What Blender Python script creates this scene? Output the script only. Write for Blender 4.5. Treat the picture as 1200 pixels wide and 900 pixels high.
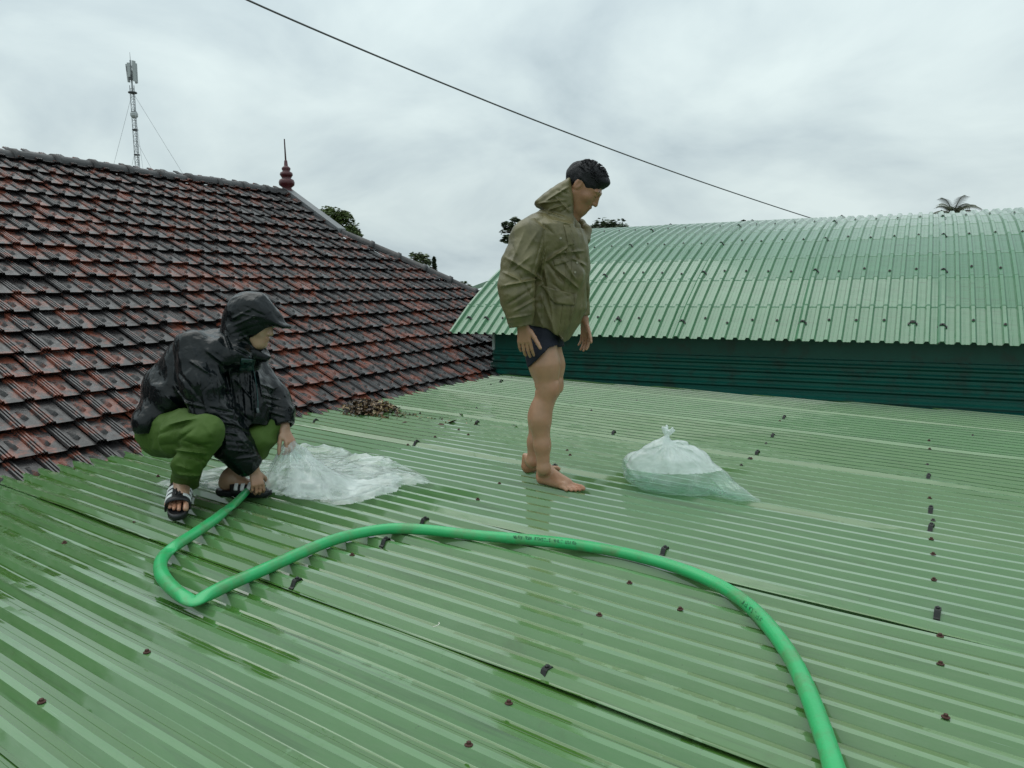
import bpy, bmesh, math, random
import numpy as np
from mathutils import Vector, Matrix

for o in list(bpy.data.objects): bpy.data.objects.remove(o)
SC = bpy.context.scene
COL = SC.collection
PI = math.pi
R = math.radians
V = lambda *a: np.array(a, float)

# ------------------------------------------------------------------ camera
CAM = V(0, 0, 1.12)
AZ, PITCH, ROLL, FPX = R(125), R(-7.2), R(0.6), 890.0
_f = V(math.cos(PITCH)*math.cos(AZ), math.cos(PITCH)*math.sin(AZ), math.sin(PITCH))
_r = np.cross(_f, V(0, 0, 1)); _r /= np.linalg.norm(_r)
_u = np.cross(_r, _f)
CF, CR, CU = _f, _r*math.cos(ROLL)-_u*math.sin(ROLL), _u*math.cos(ROLL)+_r*math.sin(ROLL)
cd = bpy.data.cameras.new('camera'); cam = bpy.data.objects.new('camera', cd); COL.objects.link(cam)
cd.sensor_width = 36; cd.lens = 36*FPX/1200; cd.clip_start = .05; cd.clip_end = 3000
cam.matrix_world = Matrix(((CR[0], CU[0], -CF[0], CAM[0]), (CR[1], CU[1], -CF[1], CAM[1]), (CR[2], CU[2], -CF[2], CAM[2]), (0, 0, 0, 1)))
SC.camera = cam

# ------------------------------------------------------------------ world: overcast, broken grey cloud
SUN_EL, SUN_AZ = R(66), R(165)
w = bpy.data.worlds.new('World'); SC.world = w; w.use_nodes = True
nt = w.node_tree; nt.nodes.clear()
def N(t, ty, **kw):
    n = t.nodes.new(ty)
    for k, v in kw.items():
        if k.startswith('i_'): n.inputs[int(k[2:])].default_value = v
        else: setattr(n, k, v)
    return n
def L(t, a, b): t.links.new(a, b)
out = N(nt, 'ShaderNodeOutputWorld'); bg = N(nt, 'ShaderNodeBackground'); bg.inputs[1].default_value = .1
L(nt, bg.outputs[0], out.inputs[0])
sky = N(nt, 'ShaderNodeTexSky', sky_type='NISHITA', sun_disc=False, sun_elevation=SUN_EL, sun_rotation=R(90)-SUN_AZ)
sky.air_density = 1.5; sky.dust_density = 4
tc = N(nt, 'ShaderNodeTexCoord')
sep = N(nt, 'ShaderNodeSeparateXYZ'); L(nt, tc.outputs['Generated'], sep.inputs[0])
zz = N(nt, 'ShaderNodeMath', operation='MAXIMUM', i_1=0.0); L(nt, sep.outputs[2], zz.inputs[0])
za = N(nt, 'ShaderNodeMath', operation='ADD', i_1=.42); L(nt, zz.outputs[0], za.inputs[0])
dx = N(nt, 'ShaderNodeMath', operation='DIVIDE'); L(nt, sep.outputs[0], dx.inputs[0]); L(nt, za.outputs[0], dx.inputs[1])
dy = N(nt, 'ShaderNodeMath', operation='DIVIDE'); L(nt, sep.outputs[1], dy.inputs[0]); L(nt, za.outputs[0], dy.inputs[1])
cmb = N(nt, 'ShaderNodeCombineXYZ'); L(nt, dx.outputs[0], cmb.inputs[0]); L(nt, dy.outputs[0], cmb.inputs[1])
mp = N(nt, 'ShaderNodeMapping'); mp.inputs['Location'].default_value = (1.3, 0.4, 2.2); L(nt, cmb.outputs[0], mp.inputs[0])
n1 = N(nt, 'ShaderNodeTexNoise'); n1.inputs['Scale'].default_value = 2.4; n1.inputs['Detail'].default_value = 9; n1.inputs['Roughness'].default_value = .52; n1.inputs['Distortion'].default_value = .35
n2 = N(nt, 'ShaderNodeTexNoise'); n2.inputs['Scale'].default_value = .45; n2.inputs['Detail'].default_value = 3
L(nt, mp.outputs[0], n1.inputs[0]); L(nt, mp.outputs[0], n2.inputs[0])
mxn = N(nt, 'ShaderNodeMix', data_type='FLOAT'); mxn.inputs[0].default_value = .42; L(nt, n1.outputs[0], mxn.inputs[2]); L(nt, n2.outputs[0], mxn.inputs[3])
rp = N(nt, 'ShaderNodeValToRGB'); cr = rp.color_ramp
cr.elements[0].position = .38; cr.elements[0].color = (.44, .54, .58, 1)
cr.elements[1].position = .60; cr.elements[1].color = (.76, .875, .875, 1)
e = cr.elements.new(.44); e.color = (.55, .655, .69, 1)
e = cr.elements.new(.50); e.color = (.635, .745, .765, 1)
L(nt, mxn.outputs[0], rp.inputs[0])
# an overcast sky is brightest overhead
elv = N(nt, 'ShaderNodeMapRange'); elv.inputs[1].default_value = .1; elv.inputs[2].default_value = 1; elv.inputs[3].default_value = .97; elv.inputs[4].default_value = 1.55
L(nt, zz.outputs[0], elv.inputs[0])
sc10 = N(nt, 'ShaderNodeMath', operation='MULTIPLY', i_1=10.0); L(nt, elv.outputs[0], sc10.inputs[0])
cl = N(nt, 'ShaderNodeVectorMath', operation='SCALE'); L(nt, rp.outputs[0], cl.inputs[0]); L(nt, sc10.outputs[0], cl.inputs['Scale'])
mix = N(nt, 'ShaderNodeMix', data_type='RGBA'); mix.inputs[0].default_value = .95
L(nt, sky.outputs[0], mix.inputs[6]); L(nt, cl.outputs[0], mix.inputs[7]); L(nt, mix.outputs[2], bg.inputs[0])

sd = bpy.data.lights.new('sun', 'SUN'); sd.energy = 1.0; sd.angle = R(60); sd.color = (1, .97, .92)
sun = bpy.data.objects.new('sun', sd); COL.objects.link(sun)
sdir = Vector((math.cos(SUN_EL)*math.cos(SUN_AZ), math.cos(SUN_EL)*math.sin(SUN_AZ), math.sin(SUN_EL)))
sun.rotation_euler = sdir.to_track_quat('Z', 'Y').to_euler(); sun.location = (0, 0, 30)
SC.view_settings.view_transform = 'Standard'; SC.view_settings.look = 'None'
SC.view_settings.exposure = 0; SC.view_settings.gamma = 1
SC.cycles.use_denoising = True
SC.cycles.max_bounces = 10; SC.cycles.transparent_max_bounces = 24

# ------------------------------------------------------------------ measuring helpers
SLOPE = .025                                  # the metal roof falls gently towards +X
def rz(x, y=0): return -SLOPE*x               # height of the rib tops of the metal roof
def ray(px, py):
    d = CF*FPX+CR*(px-600)+CU*(450-py); return d/np.linalg.norm(d)
def on_plane(px, py, n, d):
    k = ray(px, py); return CAM+k*((d-n@CAM)/(n@k))
RN = V(SLOPE, 0, 1)
def roof(px, py, h=0): return on_plane(px, py, RN, h)
def at(px, py, z):
    k = ray(px, py); return CAM+k*z/(k@CF)

# ------------------------------------------------------------------ mesh helpers
def mesh(name, verts, faces, smooth=False):
    m = bpy.data.meshes.new(name)
    verts = np.asarray(verts, float)
    if isinstance(faces, np.ndarray) and faces.ndim == 2:
        nf, k = faces.shape
        m.vertices.add(len(verts)); m.vertices.foreach_set('co', verts.ravel())
        m.loops.add(nf*k); m.loops.foreach_set('vertex_index', faces.ravel().astype(np.int32))
        m.polygons.add(nf); m.polygons.foreach_set('loop_start', np.arange(0, nf*k, k, dtype=np.int32))
        m.polygons.foreach_set('loop_total', np.full(nf, k, np.int32))
        m.update(calc_edges=True); m.validate()
    else:
        m.from_pydata([tuple(v) for v in verts], [], [tuple(f) for f in faces]); m.update()
    m.polygons.foreach_set('use_smooth', np.full(len(m.polygons), bool(smooth)))
    return m
def link(name, me, mat=None, parent=None):
    o = bpy.data.objects.new(name, me); COL.objects.link(o)
    if mat is not None and me is not None and not me.materials: me.materials.append(mat)
    if parent is not None: o.parent = parent
    return o
def obj(name, verts, faces, mat, parent=None, smooth=False):
    return link(name, mesh(name, verts, faces, smooth), mat, parent)
def tag(o, label=None, cat=None, group=None, kind=None):
    if label: o['label'] = label
    if cat: o['category'] = cat
    if group: o['group'] = group
    if kind: o['kind'] = kind
    return o
def thing(name, label, cat, loc=(0, 0, 0), rot=0, group=None):
    o = bpy.data.objects.new(name, None); COL.objects.link(o); o.location = tuple(loc); o.rotation_euler = (0, 0, rot)
    o.empty_display_size = .1
    return tag(o, label, cat, group)
class MB:
    """collects simple shapes into one mesh"""
    def __init__(s): s.v = []; s.f = []
    def add(s, v, f):
        b = len(s.v); s.v += [tuple(p) for p in v]; s.f += [tuple(i+b for i in q) for q in f]
    def box(s, c, h, rot=None):
        c = np.array(c, float); M = np.eye(3) if rot is None else np.asarray(rot)
        v = [c+M@(np.array(h)*V(x, y, z)) for x in (-1, 1) for y in (-1, 1) for z in (-1, 1)]
        s.add(v, [(0, 1, 3, 2), (4, 6, 7, 5), (0, 4, 5, 1), (2, 3, 7, 6), (0, 2, 6, 4), (1, 5, 7, 3)])
    def tube(s, pts, rad, n=8, cap=True, flat=None):
        pts = [np.array(p, float) for p in pts]; m = len(pts)
        rad = [rad]*m if np.isscalar(rad) else rad
        T = [pts[min(i+1, m-1)]-pts[max(i-1, 0)] for i in range(m)]; T = [t/(np.linalg.norm(t)+1e-12) for t in T]
        ref = V(0, 0, 1) if abs(T[0][2]) < .9 else V(1, 0, 0)
        a = np.cross(T[0], ref); a /= np.linalg.norm(a); v = []
        for i in range(m):
            a = a-T[i]*(a@T[i]); a /= np.linalg.norm(a); b = np.cross(T[i], a)
            fa, fb = (1, 1) if flat is None else flat[i]
            for k in range(n):
                q = 2*PI*k/n; v.append(pts[i]+rad[i]*(a*math.cos(q)*fa+b*math.sin(q)*fb))
        f = [(i*n+k, i*n+(k+1) % n, (i+1)*n+(k+1) % n, (i+1)*n+k) for i in range(m-1) for k in range(n)]
        if cap: f += [tuple(reversed(range(n))), tuple((m-1)*n+k for k in range(n))]
        s.add(v, f)
    def lathe(s, prof, c=(0, 0, 0), n=16):
        v = [(c[0]+r*math.cos(2*PI*k/n), c[1]+r*math.sin(2*PI*k/n), c[2]+z) for r, z in prof for k in range(n)]
        m = len(prof)
        f = [(i*n+k, i*n+(k+1) % n, (i+1)*n+(k+1) % n, (i+1)*n+k) for i in range(m-1) for k in range(n)]
        f += [tuple(reversed(range(n))), tuple((m-1)*n+k for k in range(n))]
        s.add(v, f)
    def build(s, name, mat, parent=None, smooth=False): return obj(name, s.v, s.f, mat, parent, smooth)
def catmull(pts, n=8):
    P = [np.array(p, float) for p in pts]; P = [2*P[0]-P[1]]+P+[2*P[-1]-P[-2]]; o = []
    for i in range(1, len(P)-2):
        for k in range(n):
            t = k/n; a, b, c, d = P[i-1:i+3]
            o.append(.5*(2*b+(c-a)*t+(2*a-5*b+4*c-d)*t*t+(3*b-a-3*c+d)*t**3))
    o.append(P[-2]); return o

# ------------------------------------------------------------------ material helpers
def newmat(name):
    m = bpy.data.materials.new(name); m.use_nodes = True
    t = m.node_tree; p = t.nodes['Principled BSDF']; return m, t, p
def noise(t, vec, scale, detail=4, rough=.55, dist=0, dims='3D'):
    n = N(t, 'ShaderNodeTexNoise', noise_dimensions=dims); n.inputs['Scale'].default_value = scale; n.inputs['Detail'].default_value = detail
    n.inputs['Roughness'].default_value = rough; n.inputs['Distortion'].default_value = dist
    if vec is not None: L(t, vec, n.inputs[0])
    return n.outputs[0]
def ramp(t, fac, stops):
    r_ = N(t, 'ShaderNodeValToRGB'); c = r_.color_ramp
    while len(c.elements) < len(stops): c.elements.new(.5)
    for el, (p, col) in zip(c.elements, stops):
        el.position = p; el.color = (col, col, col, 1) if np.isscalar(col) else (*col, 1)
    L(t, fac, r_.inputs[0]); return r_.outputs[0]
def mixc(t, fac, a, b, mode='MIX'):
    m = N(t, 'ShaderNodeMix', data_type='RGBA', blend_type=mode)
    for i, x in ((0, fac), (6, a), (7, b)):
        if hasattr(x, 'is_output'): L(t, x, m.inputs[i])
        elif i == 0: m.inputs[0].default_value = x
        else: m.inputs[i].default_value = (*x, 1)
    return m.outputs[2]
def mth(t, op, a, b=0.0, clamp=False):
    m = N(t, 'ShaderNodeMath', operation=op); m.use_clamp = clamp
    for i, x in ((0, a), (1, b)):
        if hasattr(x, 'is_output'): L(t, x, m.inputs[i])
        else: m.inputs[i].default_value = x
    return m.outputs[0]
def mapping(t, vec, scale=(1, 1, 1), loc=(0, 0, 0), rot=(0, 0, 0)):
    m = N(t, 'ShaderNodeMapping'); m.inputs['Scale'].default_value = scale; m.inputs['Location'].default_value = loc; m.inputs['Rotation'].default_value = rot
    L(t, vec, m.inputs[0]); return m.outputs[0]
def bump(t, p, h, strength=.3, dist=.01):
    b = N(t, 'ShaderNodeBump'); b.inputs['Strength'].default_value = strength; b.inputs['Distance'].default_value = dist
    L(t, h, b.inputs['Height']); L(t, b.outputs[0], p.inputs['Normal']); return b
def plain(name, col, rough=.5, metal=0, var=.15, scale=8, bmp=0, bscale=60, spec=.5, dirt=None):
    m, t, p = newmat(name); g = N(t, 'ShaderNodeNewGeometry').outputs['Position']
    a = noise(t, g, scale, 5)
    c = mixc(t, a, tuple(max(0, x*(1-var)) for x in col), tuple(min(1, x*(1+var)) for x in col))
    if dirt: c = mixc(t, ramp(t, noise(t, g, dirt[1], 6, .65), [(.5, 0), (.68, 1)]), c, dirt[0])
    L(t, c, p.inputs['Base Color']); p.inputs['Roughness'].default_value = rough; p.inputs['Metallic'].default_value = metal
    p.inputs['Specular IOR Level'].default_value = spec
    if bmp: bump(t, p, noise(t, g, bscale, 4), bmp, .004)
    return m
# ------------------------------------------------------------------ materials of the setting
PITCH_RIB = .102
Y_SEAM0 = 1.742
def mat_roof_green(name, base, wet=True, rlo=.07, rhi=.18, coat=1.0):
    m, t, p = newmat(name); g = N(t, 'ShaderNodeNewGeometry').outputs['Position']
    s = N(t, 'ShaderNodeSeparateXYZ'); L(t, g, s.inputs[0])
    mott = noise(t, mapping(t, g, (1.2, 5, 3)), 1.6, 5, .6)
    c = mixc(t, mott, tuple(x*.82 for x in base), tuple(x*1.22 for x in base))
    fine = noise(t, mapping(t, g, (5, 40, 20)), 3, 6, .65)
    c = mixc(t, ramp(t, fine, [(.45, 0), (.8, .35)]), c, (.16, .24, .13))
    # grime carried down the slope
    streak = noise(t, mapping(t, g, (.7, 26, 8)), 1.7, 5, .62)
    c = mixc(t, ramp(t, streak, [(.56, 0), (.75, .55)]), c, (.05, .075, .045))
    spots = noise(t, g, 55, 3, .6)
    c = mixc(t, ramp(t, spots, [(.70, 0), (.76, .5)]), c, (.04, .05, .035))
    if wet:
        # each sheet has weathered a little differently; chalky rubbed patches, fine scratches, muddy smears
        sh = N(t, 'ShaderNodeTexWhiteNoise', noise_dimensions='1D'); L(t, mth(t, 'FLOOR', mth(t, 'DIVIDE', mth(t, 'SUBTRACT', s.outputs[1], Y_SEAM0-.045), 1.02)), sh.inputs['W'])
        c = mixc(t, mth(t, 'MULTIPLY', sh.outputs['Value'], .28), c, (.15, .215, .085))
        c = mixc(t, ramp(t, noise(t, mapping(t, g, (1.3, 2.2, 2)), 2.1, 6, .68), [(.56, 0), (.76, .3)]), c, (.18, .27, .17))
        scr = noise(t, mapping(t, g, (3, 120, 3), rot=(0, 0, .35)), 1.0, 2, .5)
        c = mixc(t, ramp(t, scr, [(.73, 0), (.76, .45)]), c, (.30, .40, .30))
        mud = noise(t, mapping(t, g, (2.4, 3.4, 2)), 1.4, 6, .7)
        c = mixc(t, ramp(t, mud, [(.60, 0), (.80, .5)]), c, (.085, .095, .05))
    rough = ramp(t, noise(t, mapping(t, g, (2, 6, 4)), 3, 2), [(.3, rlo), (.7, rhi)])
    if wet:
        # water lying in the pans: one long noise per pan, so that patches end inside it
        yy = mth(t, 'DIVIDE', mth(t, 'SUBTRACT', s.outputs[1], Y_SEAM0-.024), PITCH_RIB)
        cell = mth(t, 'FLOOR', yy); fr = mth(t, 'FRACT', yy)
        cv = N(t, 'ShaderNodeCombineXYZ'); L(t, mth(t, 'MULTIPLY', s.outputs[0], 1.55), cv.inputs[0]); L(t, mth(t, 'MULTIPLY', cell, .41), cv.inputs[1])
        L(t, mth(t, 'MULTIPLY', s.outputs[1], 1.1), cv.inputs[2])
        film = noise(t, cv.outputs[0], 1.0, 3, .5)
        edge = noise(t, g, 26, 4, .6)
        film = mth(t, 'ADD', film, mth(t, 'MULTIPLY', mth(t, 'SUBTRACT', edge, .5), .16))
        # wettest round the leaking bend of the hose
        dv = N(t, 'ShaderNodeVectorMath', operation='DISTANCE'); L(t, g, dv.inputs[0]); dv.inputs[1].default_value = (-2.55, 1.65, .06)
        near = ramp(t, mth(t, 'DIVIDE', dv.outputs['Value'], 2.0), [(.15, 1), (.95, 0)])
        film = mth(t, 'ADD', film, mth(t, 'MULTIPLY', near, .12))
        wmask = ramp(t, film, [(.48, 0), (.49, 1)])
        # only where the sheet lies low and flat (pan), never on rib tops
        low = ramp(t, fr, [(.50, 0), (.52, 1), (.93, 1), (.95, 0)])
        wmask = mth(t, 'MULTIPLY', wmask, low)
        c = mixc(t, wmask, c, mixc(t, 1, c, (.55, .68, .34), 'MULTIPLY'))
        rr = N(t, 'ShaderNodeMix', data_type='FLOAT'); L(t, wmask, rr.inputs[0]); L(t, rough, rr.inputs[2]); rr.inputs[3].default_value = .025
        rough = rr.outputs[0]
        
    L(t, c, p.inputs['Base Color']); L(t, rough, p.inputs['Roughness'])
    p.inputs['Specular IOR Level'].default_value = .5; p.inputs['Coat Weight'].default_value = coat; p.inputs['Coat Roughness'].default_value = .04; p.inputs['Coat IOR'].default_value = 1.45
    bump(t, p, noise(t, mapping(t, g, (1.2, 3, 3)), 3.2, 2), .17 if wet else .05, .02)
    return m
M_ROOF = mat_roof_green('green_roof_paint', (.098, .216, .080), True, .07, .17, .85)
M_BARREL = mat_roof_green('green_barrel_paint', (.070, .195, .098), False, .15, .27, .36)
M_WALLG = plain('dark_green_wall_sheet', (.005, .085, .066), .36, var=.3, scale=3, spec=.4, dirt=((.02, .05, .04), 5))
M_TRIM = plain('pale_trim', (.45, .52, .5), .5)
M_BLACK = plain('black_rubber_clip', (.012, .013, .012), .45, bmp=.3)
M_RUST = plain('rusty_screw', (.06, .022, .014), .75, var=.5, scale=90, bmp=.4)
M_GREYSCREW = plain('weathered_screw', (.05, .045, .04), .6, var=.4, scale=90)

def mat_tile():
    m, t, p = newmat('weathered_clay_tile'); g = N(t, 'ShaderNodeNewGeometry'); pos = g.outputs['Position']
    # one random number per tile, from the tile lattice
    rel = N(t, 'ShaderNodeVectorMath', operation='SUBTRACT'); L(t, pos, rel.inputs[0]); rel.inputs[1].default_value = tuple(T0)
    def dot(v):
        d = N(t, 'ShaderNodeVectorMath', operation='DOT_PRODUCT'); L(t, rel.outputs[0], d.inputs[0]); d.inputs[1].default_value = tuple(v); return d.outputs['Value']
    ce = mth(t, 'FLOOR', mth(t, 'DIVIDE', dot(TE), TILE_W)); cs = mth(t, 'FLOOR', mth(t, 'DIVIDE', dot(TS), TILE_L))
    cv = N(t, 'ShaderNodeCombineXYZ'); L(t, ce, cv.inputs[0]); L(t, cs, cv.inputs[1])
    wn = N(t, 'ShaderNodeTexWhiteNoise', noise_dimensions='2D'); L(t, cv.outputs[0], wn.inputs[0])
    big = noise(t, pos, .8, 4, .6)
    sm = noise(t, mapping(t, pos, (1, 1, 1)), 9, 6, .68, .6)
    # black growth covers most of each tile, the fired clay shows through in patches
    k = mth(t, 'ADD', mth(t, 'MULTIPLY', sm, 1.0), mth(t, 'MULTIPLY', mth(t, 'SUBTRACT', wn.outputs['Value'], .5), .13))
    k = mth(t, 'ADD', k, mth(t, 'MULTIPLY', mth(t, 'SUBTRACT', big, .5), .25))
    red = ramp(t, k, [(.515, 0), (.61, 1)])
    dark = mixc(t, noise(t, pos, 22, 5, .7), (.008, .0075, .008), (.036, .032, .033))
    clay = mixc(t, noise(t, pos, 14, 4), (.10, .026, .016), (.23, .068, .040))
    c = mixc(t, red, dark, clay)
    L(t, c, p.inputs['Base Color'])
    L(t, ramp(t, noise(t, pos, 18, 4), [(.35, .24), (.7, .5)]), p.inputs['Roughness'])
    p.inputs['Specular IOR Level'].default_value = .55
    bump(t, p, noise(t, pos, 60, 5, .7), .35, .006)
    return m

# ------------------------------------------------------------------ ground far below
gm = plain('wet_ground', (.07, .075, .05), .8, var=.4, scale=.3)
g_ = obj('ground', [(-900, -900, -4.6), (900, -900, -4.6), (900, 900, -4.6), (-900, 900, -4.6)], [(0, 1, 2, 3)], gm)
tag(g_, kind='structure')

# ------------------------------------------------------------------ the green metal roof the men are on
ROOF = thing('corrugated_metal_roof', 'light green corrugated metal roof, wet, with both men on it', 'roof'); ROOF['kind'] = 'thing'
RIB_H = .024
# profile of one pitch: rib centred on 0, (y, z) from rib to rib, z = 0 on the rib top
RIBP = [(-.011, 0), (.011, 0), (.030, -RIB_H), (.048, -RIB_H), (.049, -RIB_H+.0012), (.053, -RIB_H+.0012), (.054, -RIB_H), (.072, -RIB_H)]
def tile_eave_x(y): return -4.765-.0886*(y-1.777)
rng = np.random.default_rng(5)
X_END = 4.2
def metal_sheet(y0, nrib, seed, lift0=.004):
    """a sheet whose near edge laps over the rib at y0"""
    ys = [(-.042, -RIB_H+.007), (-.031, -RIB_H+.0075)]
    for k in range(nrib):
        for (a, b) in RIBP: ys.append((k*PITCH_RIB+a, b))
    ys += [(nrib*PITCH_RIB-.011, -.003), (nrib*PITCH_RIB+.011, -.003), (nrib*PITCH_RIB+.028, -RIB_H+.001)]
    ys = np.array(ys); ys[2:4, 1] += lift0
    x0 = tile_eave_x(y0+.5)+rng.uniform(-.02, .03)
    xs = np.concatenate([[x0], np.linspace(x0+.12, X_END, 46)])
    Yg, Xg = np.meshgrid(ys[:, 0]+y0, xs)
    Z = -SLOPE*Xg+ys[:, 1][None, :]
    ph = rng.uniform(0, 6, 6)
    wob = .0026*np.sin(Xg*2.1+ph[0]+Yg*3)+.0016*np.sin(Xg*4.7+ph[1]-Yg*5)+.0008*np.sin(Xg*9+ph[2]+Yg*17)
    Yg = Yg+.003*np.sin(Xg*1.3+ph[3])+.0012*np.sin(Xg*5+ph[4])
    v = np.stack([Xg, Yg, Z+wob], -1).reshape(-1, 3)
    n = len(ys); m = len(xs); i = np.arange((m-1)*n).reshape(m-1, n)[:, :-1].ravel()
    f = np.stack([i, i+n, i+n+1, i+1], 1)
    # turned-down edge along the lap so that the sheet has a visible thickness
    b = len(v); e1 = v[0::n].copy(); e1[:, 2] -= .0022; e1[:, 1] += .0012
    v = np.concatenate([v, e1]); j = np.arange(m-1)
    f = np.concatenate([f, np.stack([j*n, b+j, b+j+1, (j+1)*n], 1)])
    # end edge thickness at the tile side
    b = len(v); e2 = v[:n].copy(); e2[:, 2] -= .003; v = np.concatenate([v, e2]); j = np.arange(n-1)
    f = np.concatenate([f, np.stack([j, j+1, b+j+1, b+j], 1)])
    return obj('roof_sheet', v, f, M_ROOF, ROOF)
SEAMS = [Y_SEAM0+k*1.02 for k in range(-5, 7)]
for k, y0 in enumerate(SEAMS): metal_sheet(y0, 10, k)

# hex-headed screws and the black rubber storm clips over the ribs
mb = MB(); mb.lathe([(.0105, 0), (.0105, .002), (.0065, .0035), (.0065, .0035)], n=12); mb.lathe([(.0058, .003), (.0058, .0085), (.003, .0095)], n=6)
SCREW = mesh('screw', mb.v, mb.f); SCREW.materials.append(M_RUST)
SCREW2 = mesh('screw_grey', mb.v, mb.f); SCREW2.materials.append(M_GREYSCREW)
def clip_mesh(w, top, h, mat):
    prof = [(-.034, -RIB_H+.004), (-.026, -RIB_H+.006), (-.0155, .002), (-.012, .006), (.012, .006), (.0155, .002), (.026, -RIB_H+.006), (.036, -RIB_H+.004)]
    m_ = MB(); n = len(prof)
    v = [(s*w, y, z) for s in (-1, 1) for y, z in prof]+[(s*w, y*1.02, z-.006) for s in (-1, 1) for y, z in prof]
    f = [(i, i+1, n+i+1, n+i) for i in range(n-1)]+[(i, 2*n+i, 2*n+i+1, i+1) for i in range(n-1)]+[(n+i, n+i+1, 3*n+i+1, 3*n+i) for i in range(n-1)]
    f += [(0, n, 3*n, 2*n), (n-1, 3*n-1, 4*n-1, 2*n-1)]
    m_.add(v, f); m_.lathe([(.008, .006), (.008, .010), (.004, .013)], n=6)
    me = mesh('clip', m_.v, m_.f); me.materials.append(mat); return me
CLIP = clip_mesh(.011, 0, 0, M_BLACK)
def rib_y(y): return Y_SEAM0+round((y-Y_SEAM0)/PITCH_RIB)*PITCH_RIB
rnd = random.Random(3)
def screw(x, y, me=SCREW, sc=1.0):
    o = link('screw', me, None, ROOF); y = rib_y(y); o.location = (x, y, rz(x)+.0006); o.rotation_euler = (rnd.uniform(-.12, .12), rnd.uniform(-.12, .12), rnd.uniform(0, 3)); o.scale = (sc,)*3
def clip(x, y, sc=.9):
    o = link('storm_clip', CLIP, None, ROOF); y = rib_y(y); o.location = (x, y, rz(x)+.0065); o.rotation_euler = (0, 0, rnd.uniform(-.12, .12)); o.scale = (sc, 1, 1)
PX_SCREW = [(157, 771), (70, 814), (601, 821), (555, 869), (696, 726), (733, 687), (402, 655), (148, 616), (85, 634), (187, 558), (96, 549), (1107, 846), (1101, 748), (1102, 779), (1093, 651), (1094, 681), (1091, 633), (1090, 583), (1089, 527), (1089, 516), (556, 587), (436, 534), (473, 523), (507, 513), (536, 504), (551, 509), (591, 565), (668, 527), (667, 534), (800, 712), (880, 538), (913, 494)]
for (x, y) in PX_SCREW:
    p = roof(x, y); screw(p[0], p[1], SCREW, 1.05)
for (x, y) in [(1095, 607), (1090, 597), (879, 537), (871, 544), (1088, 543), (896, 521), (602, 442), (575, 451), (722, 506), (745, 470), (690, 482), (1140, 510), (640, 495), (560, 478), (620, 505)]:
    p = roof(x, y); screw(p[0], p[1], SCREW2, 1.05)
for (x, y) in [(648, 781), (1098, 719), (350, 681), (774, 648), (503, 608), (462, 630), (494, 517), (366, 494), (1089, 557), (1090, 598), (1091, 618), (905, 511), (919, 489), (722, 506), (655, 545), (560, 495), (585, 447), (890, 529)]:
    p = roof(x, y); clip(p[0], p[1])

# ------------------------------------------------------------------ the barrel-roofed building
PHI = R(6.87)
BD, BN = V(math.cos(PHI), math.sin(PHI), 0), V(-math.sin(PHI), math.cos(PHI), 0)
B_N0, B_ZE, B_R, B_TH, B_ST, B_P = 7.446, .606, 7.0, R(37), .53, .1155
B_S0 = -4.78                                 # left end of the roof along BD
BARREL = thing('barrel_roof_building', 'green building with a curved ribbed metal roof and dark green sheet wall', 'building', tuple(BD*B_S0+BN*(B_N0+.3)+V(0, 0, -4.6)))
BO = np.array(BARREL.location)
BRIB = [(-.013, .027), (.013, .027), (.027, 0), (.0465, 0), (.048, .0018), (.056, .0018), (.0575, 0), (.0885, 0)]
def arc_pt(a):
    t = B_TH-a/B_R
    return B_R*(math.sin(B_TH)-math.sin(t)), B_R*(math.cos(t)-math.cos(B_TH)), -t   # along N, up, tilt
ARC_L = 2*B_TH*B_R
def barrel_sheet(s0, nrib):
    xs = [(-.04, .007)]
    for k in range(nrib): xs += [(k*B_P+a, z+(.004 if k == 0 and z > .01 else 0)) for a, z in BRIB]
    xs += [(nrib*B_P-.013, .024), (nrib*B_P+.013, .024), (nrib*B_P+.025, -.001)]
    aa = []
    nst = int(ARC_L/B_ST)
    for i in range(nst+1):
        a = i*B_ST; 
        if i: aa += [(a-.016, 0), (a-.007, -.0025), (a, .0016), (a+.012, 0)]
        else: aa += [(0, 0), (.02, 0)]
    aa.append((ARC_L, 0))
    rows = []
    for a, lift in aa:
        # straight between crimps: interpolate the chord
        i = min(int((a+1e-6)/B_ST), nst); a0, a1 = i*B_ST, min((i+1)*B_ST, ARC_L)
        q = 0 if a1 <= a0 else (a-a0)/(a1-a0); n0, z0, t0 = arc_pt(a0); n1, z1, t1 = arc_pt(a1)
        n_, z_, t_ = n0+(n1-n0)*q, z0+(z1-z0)*q, t0+(t1-t0)*q
        nn = V(*(BN*math.sin(t_)))+V(0, 0, math.cos(t_))
        for x, h in xs:
            rows.append(BD*(s0+x)+BN*(B_N0+n_)+V(0, 0, B_ZE+z_)+nn*(h+lift)-BO)
    n = len(xs); m = len(aa); i = np.arange((m-1)*n).reshape(m-1, n)[:, :-1].ravel()
    f = np.stack([i, i+1, i+n+1, i+n], 1)
    v = np.array(rows); b = len(v); e2 = v[:n].copy(); e2[:, 2] -= .003; e2 += BN*.002; v = np.concatenate([v, e2]); j = np.arange(n-1)
    f = np.concatenate([f, np.stack([j+1, j, b+j, b+j+1], 1)])
    return obj('roof_sheet', v, f, M_BARREL, BARREL)
def on_barrel(s, a, h=.028):
    n_, z_, t_ = arc_pt(a); nn = BN*math.sin(t_)+V(0, 0, math.cos(t_))
    return BD*s+BN*(B_N0+n_)+V(0, 0, B_ZE+z_)+nn*h-BO, t_
B_SEAM = [.19+1.155*k for k in range(-4, 5)]
barrel_sheet(B_SEAM[0]-3*B_P, 3)
for s0 in B_SEAM: barrel_sheet(s0, 10)
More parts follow.
